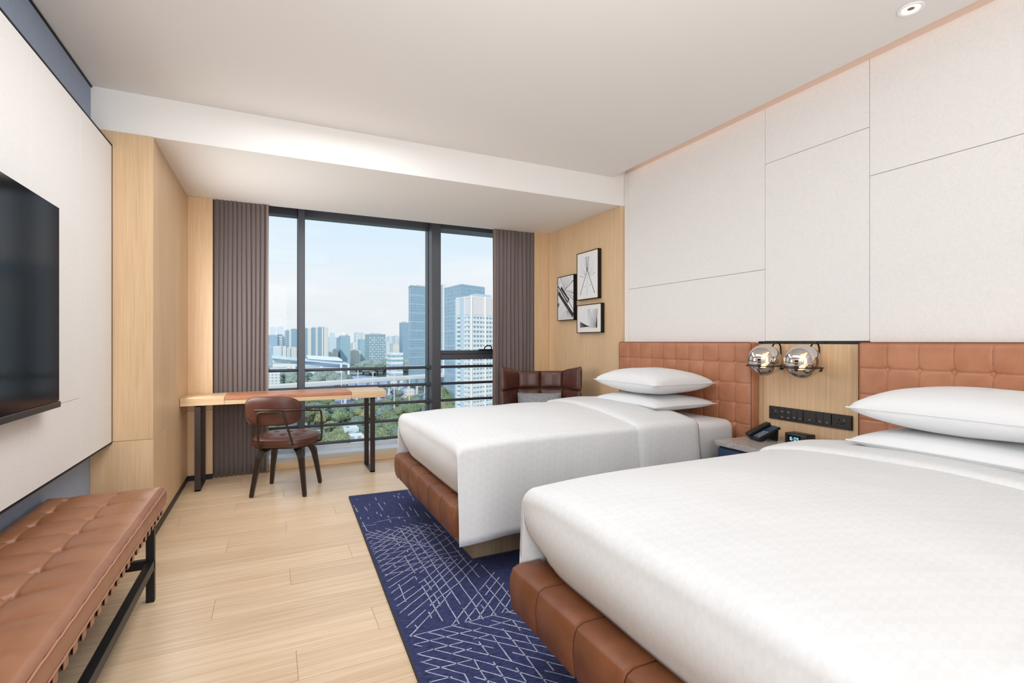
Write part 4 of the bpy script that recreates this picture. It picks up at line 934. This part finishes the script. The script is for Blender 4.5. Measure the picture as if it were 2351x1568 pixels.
def DS(Y): return Y * 1.7 if Y >= 600 else Y
def where(u):
    for a, b in ((655, 'by the left curtain'), (684, 'just left of the narrow window post'), (756, 'just right of the narrow window post'), (805, 'behind the round crowned tower'), (838, 'left of the patterned block'), (887, 'behind the patterned block'), (925, 'between patterned block and tall tower'), (1000, 'left of the wide window post')):
        if u < a: return b
    return 'right of the wide window post'
def bld(label, u0, u1, v, Y, dep, mat, cat='building', group=None, extra=None, name='city_tower', skew=0, pts=None, base=ZG, roof=True):
    if not pts: Y = DS(Y); dep = dep * (1.5 if Y > 900 else 1)
    um = (u0 + u1) / 2; top = za(um, v, Y); P = pts or quadpts(u0, u1, Y, dep, skew); cx = sum(p[0] for p in P) / len(P); cy = sum(p[1] for p in P) / len(P)
    t = thing(name, label, cat, (cx, cy, base), group=group)
    MB().prism(P, base, top).build('walls', mat, t)
    if roof:
        k = .5; q = [(cx + (x - cx) * k, cy + (y - cy) * k) for x, y in P]; MB().prism(q, top, top + 3.2).build('roof_plant', FG, t)
        MB().prism([(cx + (x - cx) * 1.02, cy + (y - cy) * 1.02) for x, y in P], top - .3, top + .9).build('parapet', FG if mat in (F['blue'], F['blue2'], F['dark'], F['teal']) else FW, t)
    if extra: extra(t, P, top, cx, cy)
    return t
def bands(step, h, out, mat, z0=ZG, name='balcony_slabs', gap=0):
    def f(t, P, top, cx, cy):
        m = MB(); z = z0 + step
        while z < top - gap:
            m.prism([(cx + (x - cx) * (1 + out), cy + (y - cy) * (1 + out)) for x, y in P], z, z + h); z += step
        m.build(name, mat, t, kind='stuff')
    return f
def fins(fr, w, mat, name='stair_strip'):
    def f(t, P, top, cx, cy):
        (ax, ay), (bx, by) = P[0], P[1]
        for q in fr:
            x = ax + (bx - ax) * q; y = ay + (by - ay) * q; MB().box(x - w * .85, y - 1.6, ZG, x + w * .85, y + 4, top + 1.5).build(name, mat, t)
    return f
# ground and water of the valley floor
gm = tex_mat('valley_ground', (.10, .15, .10), (.40, .44, .42), (.012, .02, 1), 1.0, 9, .95, 0, None, .36, .66)
g_ = struct('ground', MB().box(-1500, 60, ZG - 1, 3500, 5000, ZG), gm)
# works yard / car park seen between the rails, right of centre
yd = facade('yard_surface', (.22, .27, .40), (.42, .46, .60), 9, 14, 1.2)
yard = tex_mat('yard_dust', (.25, .29, .44), (.55, .58, .68), (.05, .09, 1), 1.6, 8, .95, 0, None, .35, .65)
tag(MB().box(xa(735, 520), 380, ZG, xa(1000, 520), 900, ZG + .3).build('works_yard', yard), 'pale blue-grey open works yard behind the trees', 'yard')
tag(MB().box(xa(640, 300) - 5, 285, ZG, xa(745, 330), 360, ZG + .35).build('paved_square', flat('paving', (.62, .60, .52), .9)), 'pale paved square between the trees below the window', 'square')
# towers, left to right
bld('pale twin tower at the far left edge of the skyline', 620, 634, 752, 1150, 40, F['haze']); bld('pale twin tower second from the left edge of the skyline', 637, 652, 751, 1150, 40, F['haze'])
bld('wide blue block under the pale twin towers', 612, 637, 770, 900, 40, F['blue'])
bld('tower with white horizontal bands beside the wide blue block', 637, 648, 769, 905, 40, F['blue'], extra=bands(6.5, 2.2, .02, FW, name='white_bands'))
bld('slim cream block between banded tower and grey blue slab', 648, 655, 771, 930, 30, F['cream'])
bld('grey blue slab tower left of the window post, left half', 655, 667, 759, 860, 40, F['blue2'], extra=fins((.98,), 4, FC)); bld('grey blue slab tower left of the window post, right half', 669, 684, 756, 850, 40, F['blue2'])
for i, (a, b, v, mt) in enumerate(((612, 626, 797, 'blue'), (627, 645, 797, 'pale'), (649, 657, 797, 'cream'), (658, 667, 800, 'pale'), (668, 681, 799, 'cream'))):
    bld(['low blue slab at far left below the skyline', 'low pale double slab beside the blue one', 'low cream slab, first of two', 'low pale slab between the cream ones', 'low cream slab close to the window post'][i], a, b, v, 800, 25, F[mt])
bld('leftmost ribbed blue tower right of the window post', 684, 711, 754, 720, 30, F['blue2'], extra=fins((.99,), 4.5, FC)); bld('second ribbed blue tower with cream stair strips', 716, 727, 753, 715, 30, F['blue2'], extra=fins((1.08,), 3.4, FC))
bld('third ribbed blue tower with cream stair strips', 730, 745, 752, 710, 30, F['blue2'], extra=fins((.75, 1.0), 2.6, FC)); bld('narrow cream tower at the right end of the ribbed group', 746, 754, 753, 708, 30, F['white'])
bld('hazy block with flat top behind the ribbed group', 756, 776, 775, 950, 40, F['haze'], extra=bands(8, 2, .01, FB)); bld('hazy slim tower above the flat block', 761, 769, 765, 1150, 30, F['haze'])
bld('small cream slab below the hazy flat block', 766, 776, 804, 760, 20, F['cream']); bld('small low cream block in front of ribbed group', 755, 763, 811, 740, 20, F['cream'])
# round crowned tower
def crown(t, P, top, cx, cy):
    r = (P[1][0] - P[0][0]) / 2
    MB().lathe([(r * 1.12, -10), (r * 1.2, -7.5), (r * 1.2, -5)], (cx, cy, top + 5), 28).build('crown_disc', FG, t)
    MB().lathe([(r * .8, 0), (r * .8, 3), (r * .55, 7.5), (.5, 8.2)], (cx, cy, top), 28).build('crown_drum', FC, t)
bld('teal office tower with a round disc crown', 782, 804, 771, 760, 28, F['teal'], extra=crown, roof=False)
bld('teal office tower block joined to the round crowned tower', 777, 785, 775, 775, 30, F['blue'], roof=False)
bld('white tower with three strips left of the dark patterned block', 809, 825, 788, 860, 30, F['white'], extra=fins((.3, .7), 3, FW)); bld('low cream hospital block below the white strip tower', 806, 828, 806, 800, 30, F['cream'])
bld('teal grey tall slab behind the dark patterned block', 817, 829, 764, 1080, 30, F['pale']); bld('cream thin tower behind the dark patterned block', 831, 838, 765, 1120, 30, F['cream']); bld('pale glass block touching the dark patterned block', 827, 839, 780, 820, 30, F['teal'])
# dark patterned block
def chips(t, P, top, cx, cy):
    m = MB(); (ax, ay), (bx, by) = P[1], P[2]; n = 8; rows_ = 11; rnd = random.Random(4)
    for i in range(n):
        for j in range(rows_):
            if (i + j) % 2 and rnd.random() < .85: continue
            x = ax + (bx - ax) * (i + .25) / n; w = (bx - ax) / n * .5; y = ay - .5; z = ZG + 18 + (top - ZG - 22) * j / rows_
            m.box(x, y, z, x + w, y + .6, z + (top - ZG - 22) / rows_ * .7)
    m.build('light_panels', FB, t, kind='stuff')
Y_ = 1060; pts = [(xa(838, 1110), 1110), (xa(848, Y_), Y_), (xa(885, Y_), Y_), (xa(885, Y_) + 9, 1120)]
bld('dark glass block with light checkered panels', 838, 885, 768, Y_, 40, F['dark'], pts=pts, extra=chips)
bld('white tower right of the dark patterned block', 887, 895, 786, 900, 30, F['white']); bld('pale tower with stepped top right of dark block', 893, 901, 773, 1100, 30, F['haze']); bld('low grey glass tower near the dark block', 896, 905, 790, 1000, 30, F['teal'])
bld('grey blue twin slab before the tall glass tower', 908, 919, 772, 1050, 40, F['pale']); bld('low cream block below grey blue twin slab', 903, 919, 792, 960, 30, F['cream']); bld('cream slab touching the tall glass tower', 918, 925, 778, 990, 30, F['cream'])
bld('low white ribbed housing block with red roof edge, left one', 857, 873, 819, 800, 16, F['white'], extra=bands(3.4, 1.2, .04, FR, name='balconies')); bld('low white ribbed housing block with red roof edge, right one', 874, 898, 818, 800, 16, F['white'], extra=bands(3.4, 1.2, .04, FW, name='balconies'))
bld('modern white block with blue window bands right of housing', 898, 925, 814, 590, 26, F['teal'], extra=bands(5.5, 2.6, .03, FW, name='white_bands'), name='office_block')
# tall glass towers right
bld('slim dark blue tower left of the tallest glass tower', 924, 940, 741, 640, 20, F['blue2'])
Y_ = 690; pts = [(xa(938, 715), 715), (xa(943, Y_), Y_), (xa(1001, Y_ + 20), Y_ + 20), (xa(1001, Y_ + 20) + 5, 760)]
bld('tallest teal glass tower behind the wide window post', 940, 985, 657, Y_, 40, F['blue'], pts=pts, extra=bands(12.5, .8, .004, FB, name='floor_lines'))
bld('slim blue tower seen right of the wide window post', 996, 1021, 655, 590, 30, F['blue'], extra=fins((.93,), 2.5, FC))
Y_ = 430; pts = [(xa(1020, 470), 470), (xa(1059, Y_), Y_), (xa(1113, 445), 445), (xa(1113, 445) + 8, 490)]
bld('wide blue glass tower behind the white residential tower', 1020, 1113, 652, Y_, 40, F['blue'], pts=pts, extra=bands(14, .5, .003, FB, name='floor_lines'), roof=False)
Y_ = 300; pts = [(xa(1048, 318), 318), (xa(1081, Y_), Y_), (xa(1150, 312), 312), (xa(1150, 312) + 6, 335)]
def resid(t, P, top, cx, cy):
    bands(3.05, 1.6, .014, FW, name='balcony_slabs', gap=14)(t, P, top, cx, cy)
    MB().prism([(cx + (x - cx) * 1.01, cy + (y - cy) * 1.01) for x, y in P], top - 11, top).build('top_storeys', flat('pink_top', (.86, .77, .75), .8), t)
    (ax, ay), (bx, by) = P[1], P[2]
    for q in (.0, .45, .98):
        x, y = ax + (bx - ax) * q, ay + (by - ay) * q; MB().box(x - .6, y - 1.0, ZG, x + .6, y + 1, top + 1).build('pier', FW, t)
    (ax, ay), (bx, by) = P[0], P[1]
    for q in (.02, .42, .55):
        x, y = ax + (bx - ax) * q, ay + (by - ay) * q; MB().box(x - .9, y - 1.0, ZG, x + .9, y + 1.4, top + .4).build('pier', FB, t)
bld('white residential tower with rows of balconies and pink top', 1048, 1150, 683, Y_, 30, F['resid'], pts=pts, extra=resid, name='residential_tower')
# low hazy skyline behind everything
rh = random.Random(11)
u = 612
while u < 1118:
    w = rh.uniform(7, 15); v = rh.uniform(776, 796)
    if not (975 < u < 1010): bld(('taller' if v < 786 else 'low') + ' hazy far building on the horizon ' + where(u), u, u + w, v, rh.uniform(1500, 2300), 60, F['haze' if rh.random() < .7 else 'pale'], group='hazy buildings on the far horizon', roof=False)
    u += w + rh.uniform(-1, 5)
# long white office with sloping roofs
of = thing('long_office', 'long low white office with sloping roofs behind the highway', 'building', (xa(700, 893), 893, ZG))
def span(u0, u1, Y, v0, v1, dep, vb=None):
    x0, x1 = xa(u0, Y), xa(u1, Y); b0 = ZG if vb is None else za((u0 + u1) / 2, vb, Y)
    return MB().add([(x0, Y, b0), (x1, Y, b0), (x1, Y + dep, b0), (x0, Y + dep, b0), (x0, Y, za(u0, v0, Y)), (x1, Y, za(u1, v1, Y)), (x1, Y + dep, za(u1, v1, Y)), (x0, Y + dep, za(u0, v0, Y))],
                    [(0, 3, 2, 1), (4, 5, 6, 7), (0, 1, 5, 4), (1, 2, 6, 5), (2, 3, 7, 6), (3, 0, 4, 7)])
of_m = facade('office_bands', (.42, .55, .60), (.82, .84, .84), 50, 7.5, 2.6)
span(626, 780, 893, 822, 834, 22).build('walls', of_m, of)
r1 = MB(); x0, x1 = xa(624, 885), xa(803, 885)
r1.add([(x0, 885, za(624, 821, 885)), (x1, 885, za(803, 836, 885)), (x1, 942, za(803, 834, 885)), (x0, 942, za(624, 818, 885)), (x0, 885, za(624, 823, 885)), (x1, 885, za(803, 838.5, 885)), (x1, 942, za(803, 836.5, 885)), (x0, 942, za(624, 820, 885))],
       [(0, 1, 2, 3), (7, 6, 5, 4), (0, 4, 5, 1), (1, 5, 6, 2), (2, 6, 7, 3), (3, 7, 4, 0)]); r1.build('long_roof', FB, of)
span(712, 782, 912, 822, 828, 26).build('upper_storey', of_m, of)
r2 = MB(); x0, x1 = xa(708, 908), xa(786, 908)
r2.add([(x0, 908, za(708, 821, 908)), (x1, 908, za(786, 826, 908)), (x1, 965, za(786, 822, 908)), (x0, 965, za(720, 817, 908)), (x0, 908, za(708, 823.5, 908)), (x1, 908, za(786, 829, 908)), (x1, 965, za(786, 825, 908)), (x0, 965, za(708, 820, 908))],
       [(0, 1, 2, 3), (7, 6, 5, 4), (0, 4, 5, 1), (1, 5, 6, 2), (2, 6, 7, 3), (3, 7, 4, 0)]); r2.build('upper_roof', FW, of)
for u in (783, 800): MB().box(xa(u, 885) - 1.6, 883, ZG, xa(u, 885) + 1.6, 887, za(u, 836, 885)).build('column', FW, of)
MB().box(xa(670, 889), 881, ZG, xa(678, 889), 893, za(674, 838, 889)).build('entrance_block', FW, of)
bld('white school block with square windows below the first rail at left', 612, 643, 852, 560, 14, F['white'], name='school_block')
# elevated highway
A_, B_ = (xa(600, 455), 455), (xa(1000, 560), 560)
zA, zB = za(600, 887, 455), za(1000, 862.5, 560)
hw = thing('elevated_highway', 'long pale elevated highway crossing below the office', 'bridge', ((A_[0] + B_[0]) / 2, 507, ZG))
dx, dy = B_[0] - A_[0], B_[1] - A_[1]
def hbox(m, off0, off1, z0, z1):
    m.add([(A_[0] - dx * .3, A_[1] - dy * .3 + off0, zA + z0), (B_[0] + dx * .3, B_[1] + dy * .3 + off0, zB + z0), (B_[0] + dx * .3, B_[1] + dy * .3 + off1, zB + z0), (A_[0] - dx * .3, A_[1] - dy * .3 + off1, zA + z0),
           (A_[0] - dx * .3, A_[1] - dy * .3 + off0, zA + z1), (B_[0] + dx * .3, B_[1] + dy * .3 + off0, zB + z1), (B_[0] + dx * .3, B_[1] + dy * .3 + off1, zB + z1), (A_[0] - dx * .3, A_[1] - dy * .3 + off1, zA + z1)],
          [(0, 3, 2, 1), (4, 5, 6, 7), (0, 1, 5, 4), (1, 2, 6, 5), (2, 3, 7, 6), (3, 0, 4, 7)]); return m
hbox(MB(), 0, 16, -3.2, -.9).build('deck', FC, hw); hbox(MB(), -.4, .2, -2.6, .3).build('guard_wall', FW, hw); hbox(MB(), 15.8, 16.4, -2.6, .5).build('guard_wall', FC, hw)
for k in range(16):
    f_ = k / 15; x, y = A_[0] + dx * f_, A_[1] + dy * f_ + 8; MB().box(x - 1, y - 2, ZG, x + 1, y + 2, zA + (zB - zA) * f_ - 2.6).build('pier', FC, hw)
for u, v in ((784, 855), (822, 850), (856, 855), (905, 852), (940, 868)):
    Y_ = 440 if u < 900 else 380
    tag(MB().tube([(xa(u, Y_), Y_, ZG), (xa(u, Y_), Y_, za(u, v, Y_))], .35, 6).tube([(xa(u, Y_) - 2.5, Y_, za(u, v, Y_) + .3), (xa(u, Y_) + 2.5, Y_, za(u, v, Y_) + .3)], .25, 6).build('light_mast', FW), 'tall white road light mast near the highway', 'street light', 'white light masts near the highway')
# small roofs and sheds among the trees
for (u0, u1, v, Y, mt, lb) in ((800, 822, 889, 400, 'cream', 'small cream shed left of the yard behind the desk end'), (842, 856, 890, 420, 'white', 'small white shed under the highway behind the desk end'), (905, 924, 872, 500, 'white', 'white roofed shed in the yard'),
                              (930, 952, 893, 380, 'cream', 'cream shed at the right of the yard'), (790, 824, 983, 205, 'pale', 'low pavilion with pale roof among the trees'), (806, 836, 1001, 190, 'white', 'low white roofed hut among the trees'), (700, 722, 938, 270, 'white', 'white canopy roof among the trees left of the chair')):
    Y = 1145 * 54 / (v - 784) * .93; bld(lb, u0, u1, v, min(Y, 595), 9, F[mt], name='shed', roof=False)
# trees ------------------------------------------------------------
def crown_mesh(k):
    bm = bmesh.new(); rn = random.Random(k)
    for j in range(7):
        a = rn.uniform(0, 6.28); d = rn.uniform(0, .55) if j else 0; r_ = rn.uniform(.42, .62) if j else .75
        mt_ = Matrix.Translation((d * math.cos(a), d * math.sin(a), rn.uniform(-.15, .3))) @ Matrix.Diagonal((r_, r_, r_ * .8, 1))
        bmesh.ops.create_icosphere(bm, subdivisions=3, radius=1, matrix=mt_)
    for v in bm.verts:
        n_ = noise.noise(v.co * 5 + Vector((k, 0, 0))) * .22 + noise.noise(v.co * 11) * .20; v.co += v.normal * n_
    me = bpy.data.meshes.new('foliage'); bm.to_mesh(me); bm.free(); me.polygons.foreach_set('use_smooth', [True] * len(me.polygons)); return me
leafs = []
for i, (c1, c2) in enumerate((((.10, .15, .09), (.33, .42, .22)), ((.12, .16, .10), (.42, .47, .24)), ((.15, .17, .08), (.54, .53, .26)), ((.12, .18, .15), (.33, .43, .35)), ((.24, .32, .28), (.42, .50, .42)))):  # last pair paler: distance haze put into the leaf colour
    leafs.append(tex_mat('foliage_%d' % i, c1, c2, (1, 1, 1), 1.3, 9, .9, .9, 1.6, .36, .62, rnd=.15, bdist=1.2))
crowns = [[None] * 5 for _ in range(5)]
for k in range(5):
    base_me = crown_mesh(k)
    for i in range(5):
        me = base_me.copy(); me.materials.append(leafs[i]); crowns[k][i] = me
trunk_me = mesh_of(MB().tube([(0, 0, -1.6), (0, 0, .1)], [.10, .06], 6), 'trunk', flat('bark', (.12, .09, .07), .9))
rt = random.Random(21)
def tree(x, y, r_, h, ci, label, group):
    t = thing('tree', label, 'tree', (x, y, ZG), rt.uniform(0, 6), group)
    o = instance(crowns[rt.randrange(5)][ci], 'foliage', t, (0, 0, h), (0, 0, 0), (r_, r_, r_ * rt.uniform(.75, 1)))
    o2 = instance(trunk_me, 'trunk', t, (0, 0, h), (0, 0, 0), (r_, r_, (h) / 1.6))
    return t
def tw(u):
    for a, b in ((684, 'left window bay'), (745, 'beside narrow post'), (790, 'behind chair arm'), (835, 'left of desk leg'), (875, 'at desk leg'), (925, 'left of bed'), (1000, 'above bed corner')):
        if u < a: return b
    return 'right window bay'
zones = [ # u range, depth range, count, radius, kinds, label
 ((600, 925), (205, 262), 46, (4.5, 6.5), (1, 2), 'yellow green leafy tree in the nearest row below the window'),
 ((745, 925), (262, 340), 40, (4.5, 7), (0, 1, 3), 'green bushy tree in the park below the desk'),
 ((620, 700), (262, 340), 10, (5, 7), (0, 3), 'dark green tree behind the desk chair'),
 ((690, 1000), (350, 440), 60, (5, 8), (0, 1, 2, 3), 'mixed green tree in the middle of the park'),
 ((600, 730), (440, 560), 30, (6, 9), (0, 1), 'green tree between the park and the highway at left'),
 ((600, 800), (640, 800), 44, (8, 12), (4,), 'tree at the foot of the long office'),
 ((826, 935), (880, 1030), 26, (11, 16), (4,), 'tree at the foot of the patterned block'),
 ((1008, 1048), (340, 500), 18, (6, 9), (0, 1, 2), 'green tree seen right of the wide window post'),
 ((800, 990), (460, 620), 14, (3, 5), (3, 4), 'small tree at the edge of the works yard')]
for (u0, u1), (y0, y1), n, (ra, rb), kinds, lb in zones:
    for k in range(n):
        Y_ = y0 + (y1 - y0) * (k + rt.random()) / n; uu = rt.uniform(u0, u1)
        if 275 < Y_ < 362 and 640 < uu < 750: continue
        r_ = rt.uniform(ra, rb); kd = rt.choice(kinds)
        zone_ = lb[lb.index('tree') + 5:]
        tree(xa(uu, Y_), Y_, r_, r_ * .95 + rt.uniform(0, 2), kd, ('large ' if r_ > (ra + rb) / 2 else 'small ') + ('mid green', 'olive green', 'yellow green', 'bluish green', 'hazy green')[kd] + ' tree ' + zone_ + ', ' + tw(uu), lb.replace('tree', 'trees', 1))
# parked cars in the yard and on the square: tiny, one joined group of each row as individual boxes
ccol = [flat('car_paint_%d' % i, c, .3) for i, c in enumerate(((.8, .8, .8), (.5, .52, .55), (.08, .09, .1), (.45, .1, .08), (.15, .22, .42)))]
cars = []
for cm in ccol:
    m = MB(); m.extr([(-2.2, .3), (2.2, .3), (2.25, .85), (1.3, .95), (.8, 1.45), (-1.2, 1.45), (-1.9, .95), (-2.25, .85)], 'Y', -.9, .9); cars.append(mesh_of(m, 'car_body', cm, bevel=.08))
for k in range(90):
    if k < 60: uu = rt.uniform(830, 975); Y_ = 460 + 18 * (k % 12) + rt.uniform(-3, 3)
    else: uu = 752 + (k - 60) * .9 + rt.uniform(-6, 6); Y_ = 365 - (k - 60) * 2.4
    o = instance(rt.choice(cars), 'parked_car', None, (xa(uu, Y_), Y_, ZG + .35), (0, 0, rt.choice((0, PI / 2)) + .2)); tag(o, 'tiny parked car in the yard' if k < 60 else 'tiny parked car beside the paved square', 'car', 'parked cars in the yard' if k < 60 else 'parked cars beside the square')
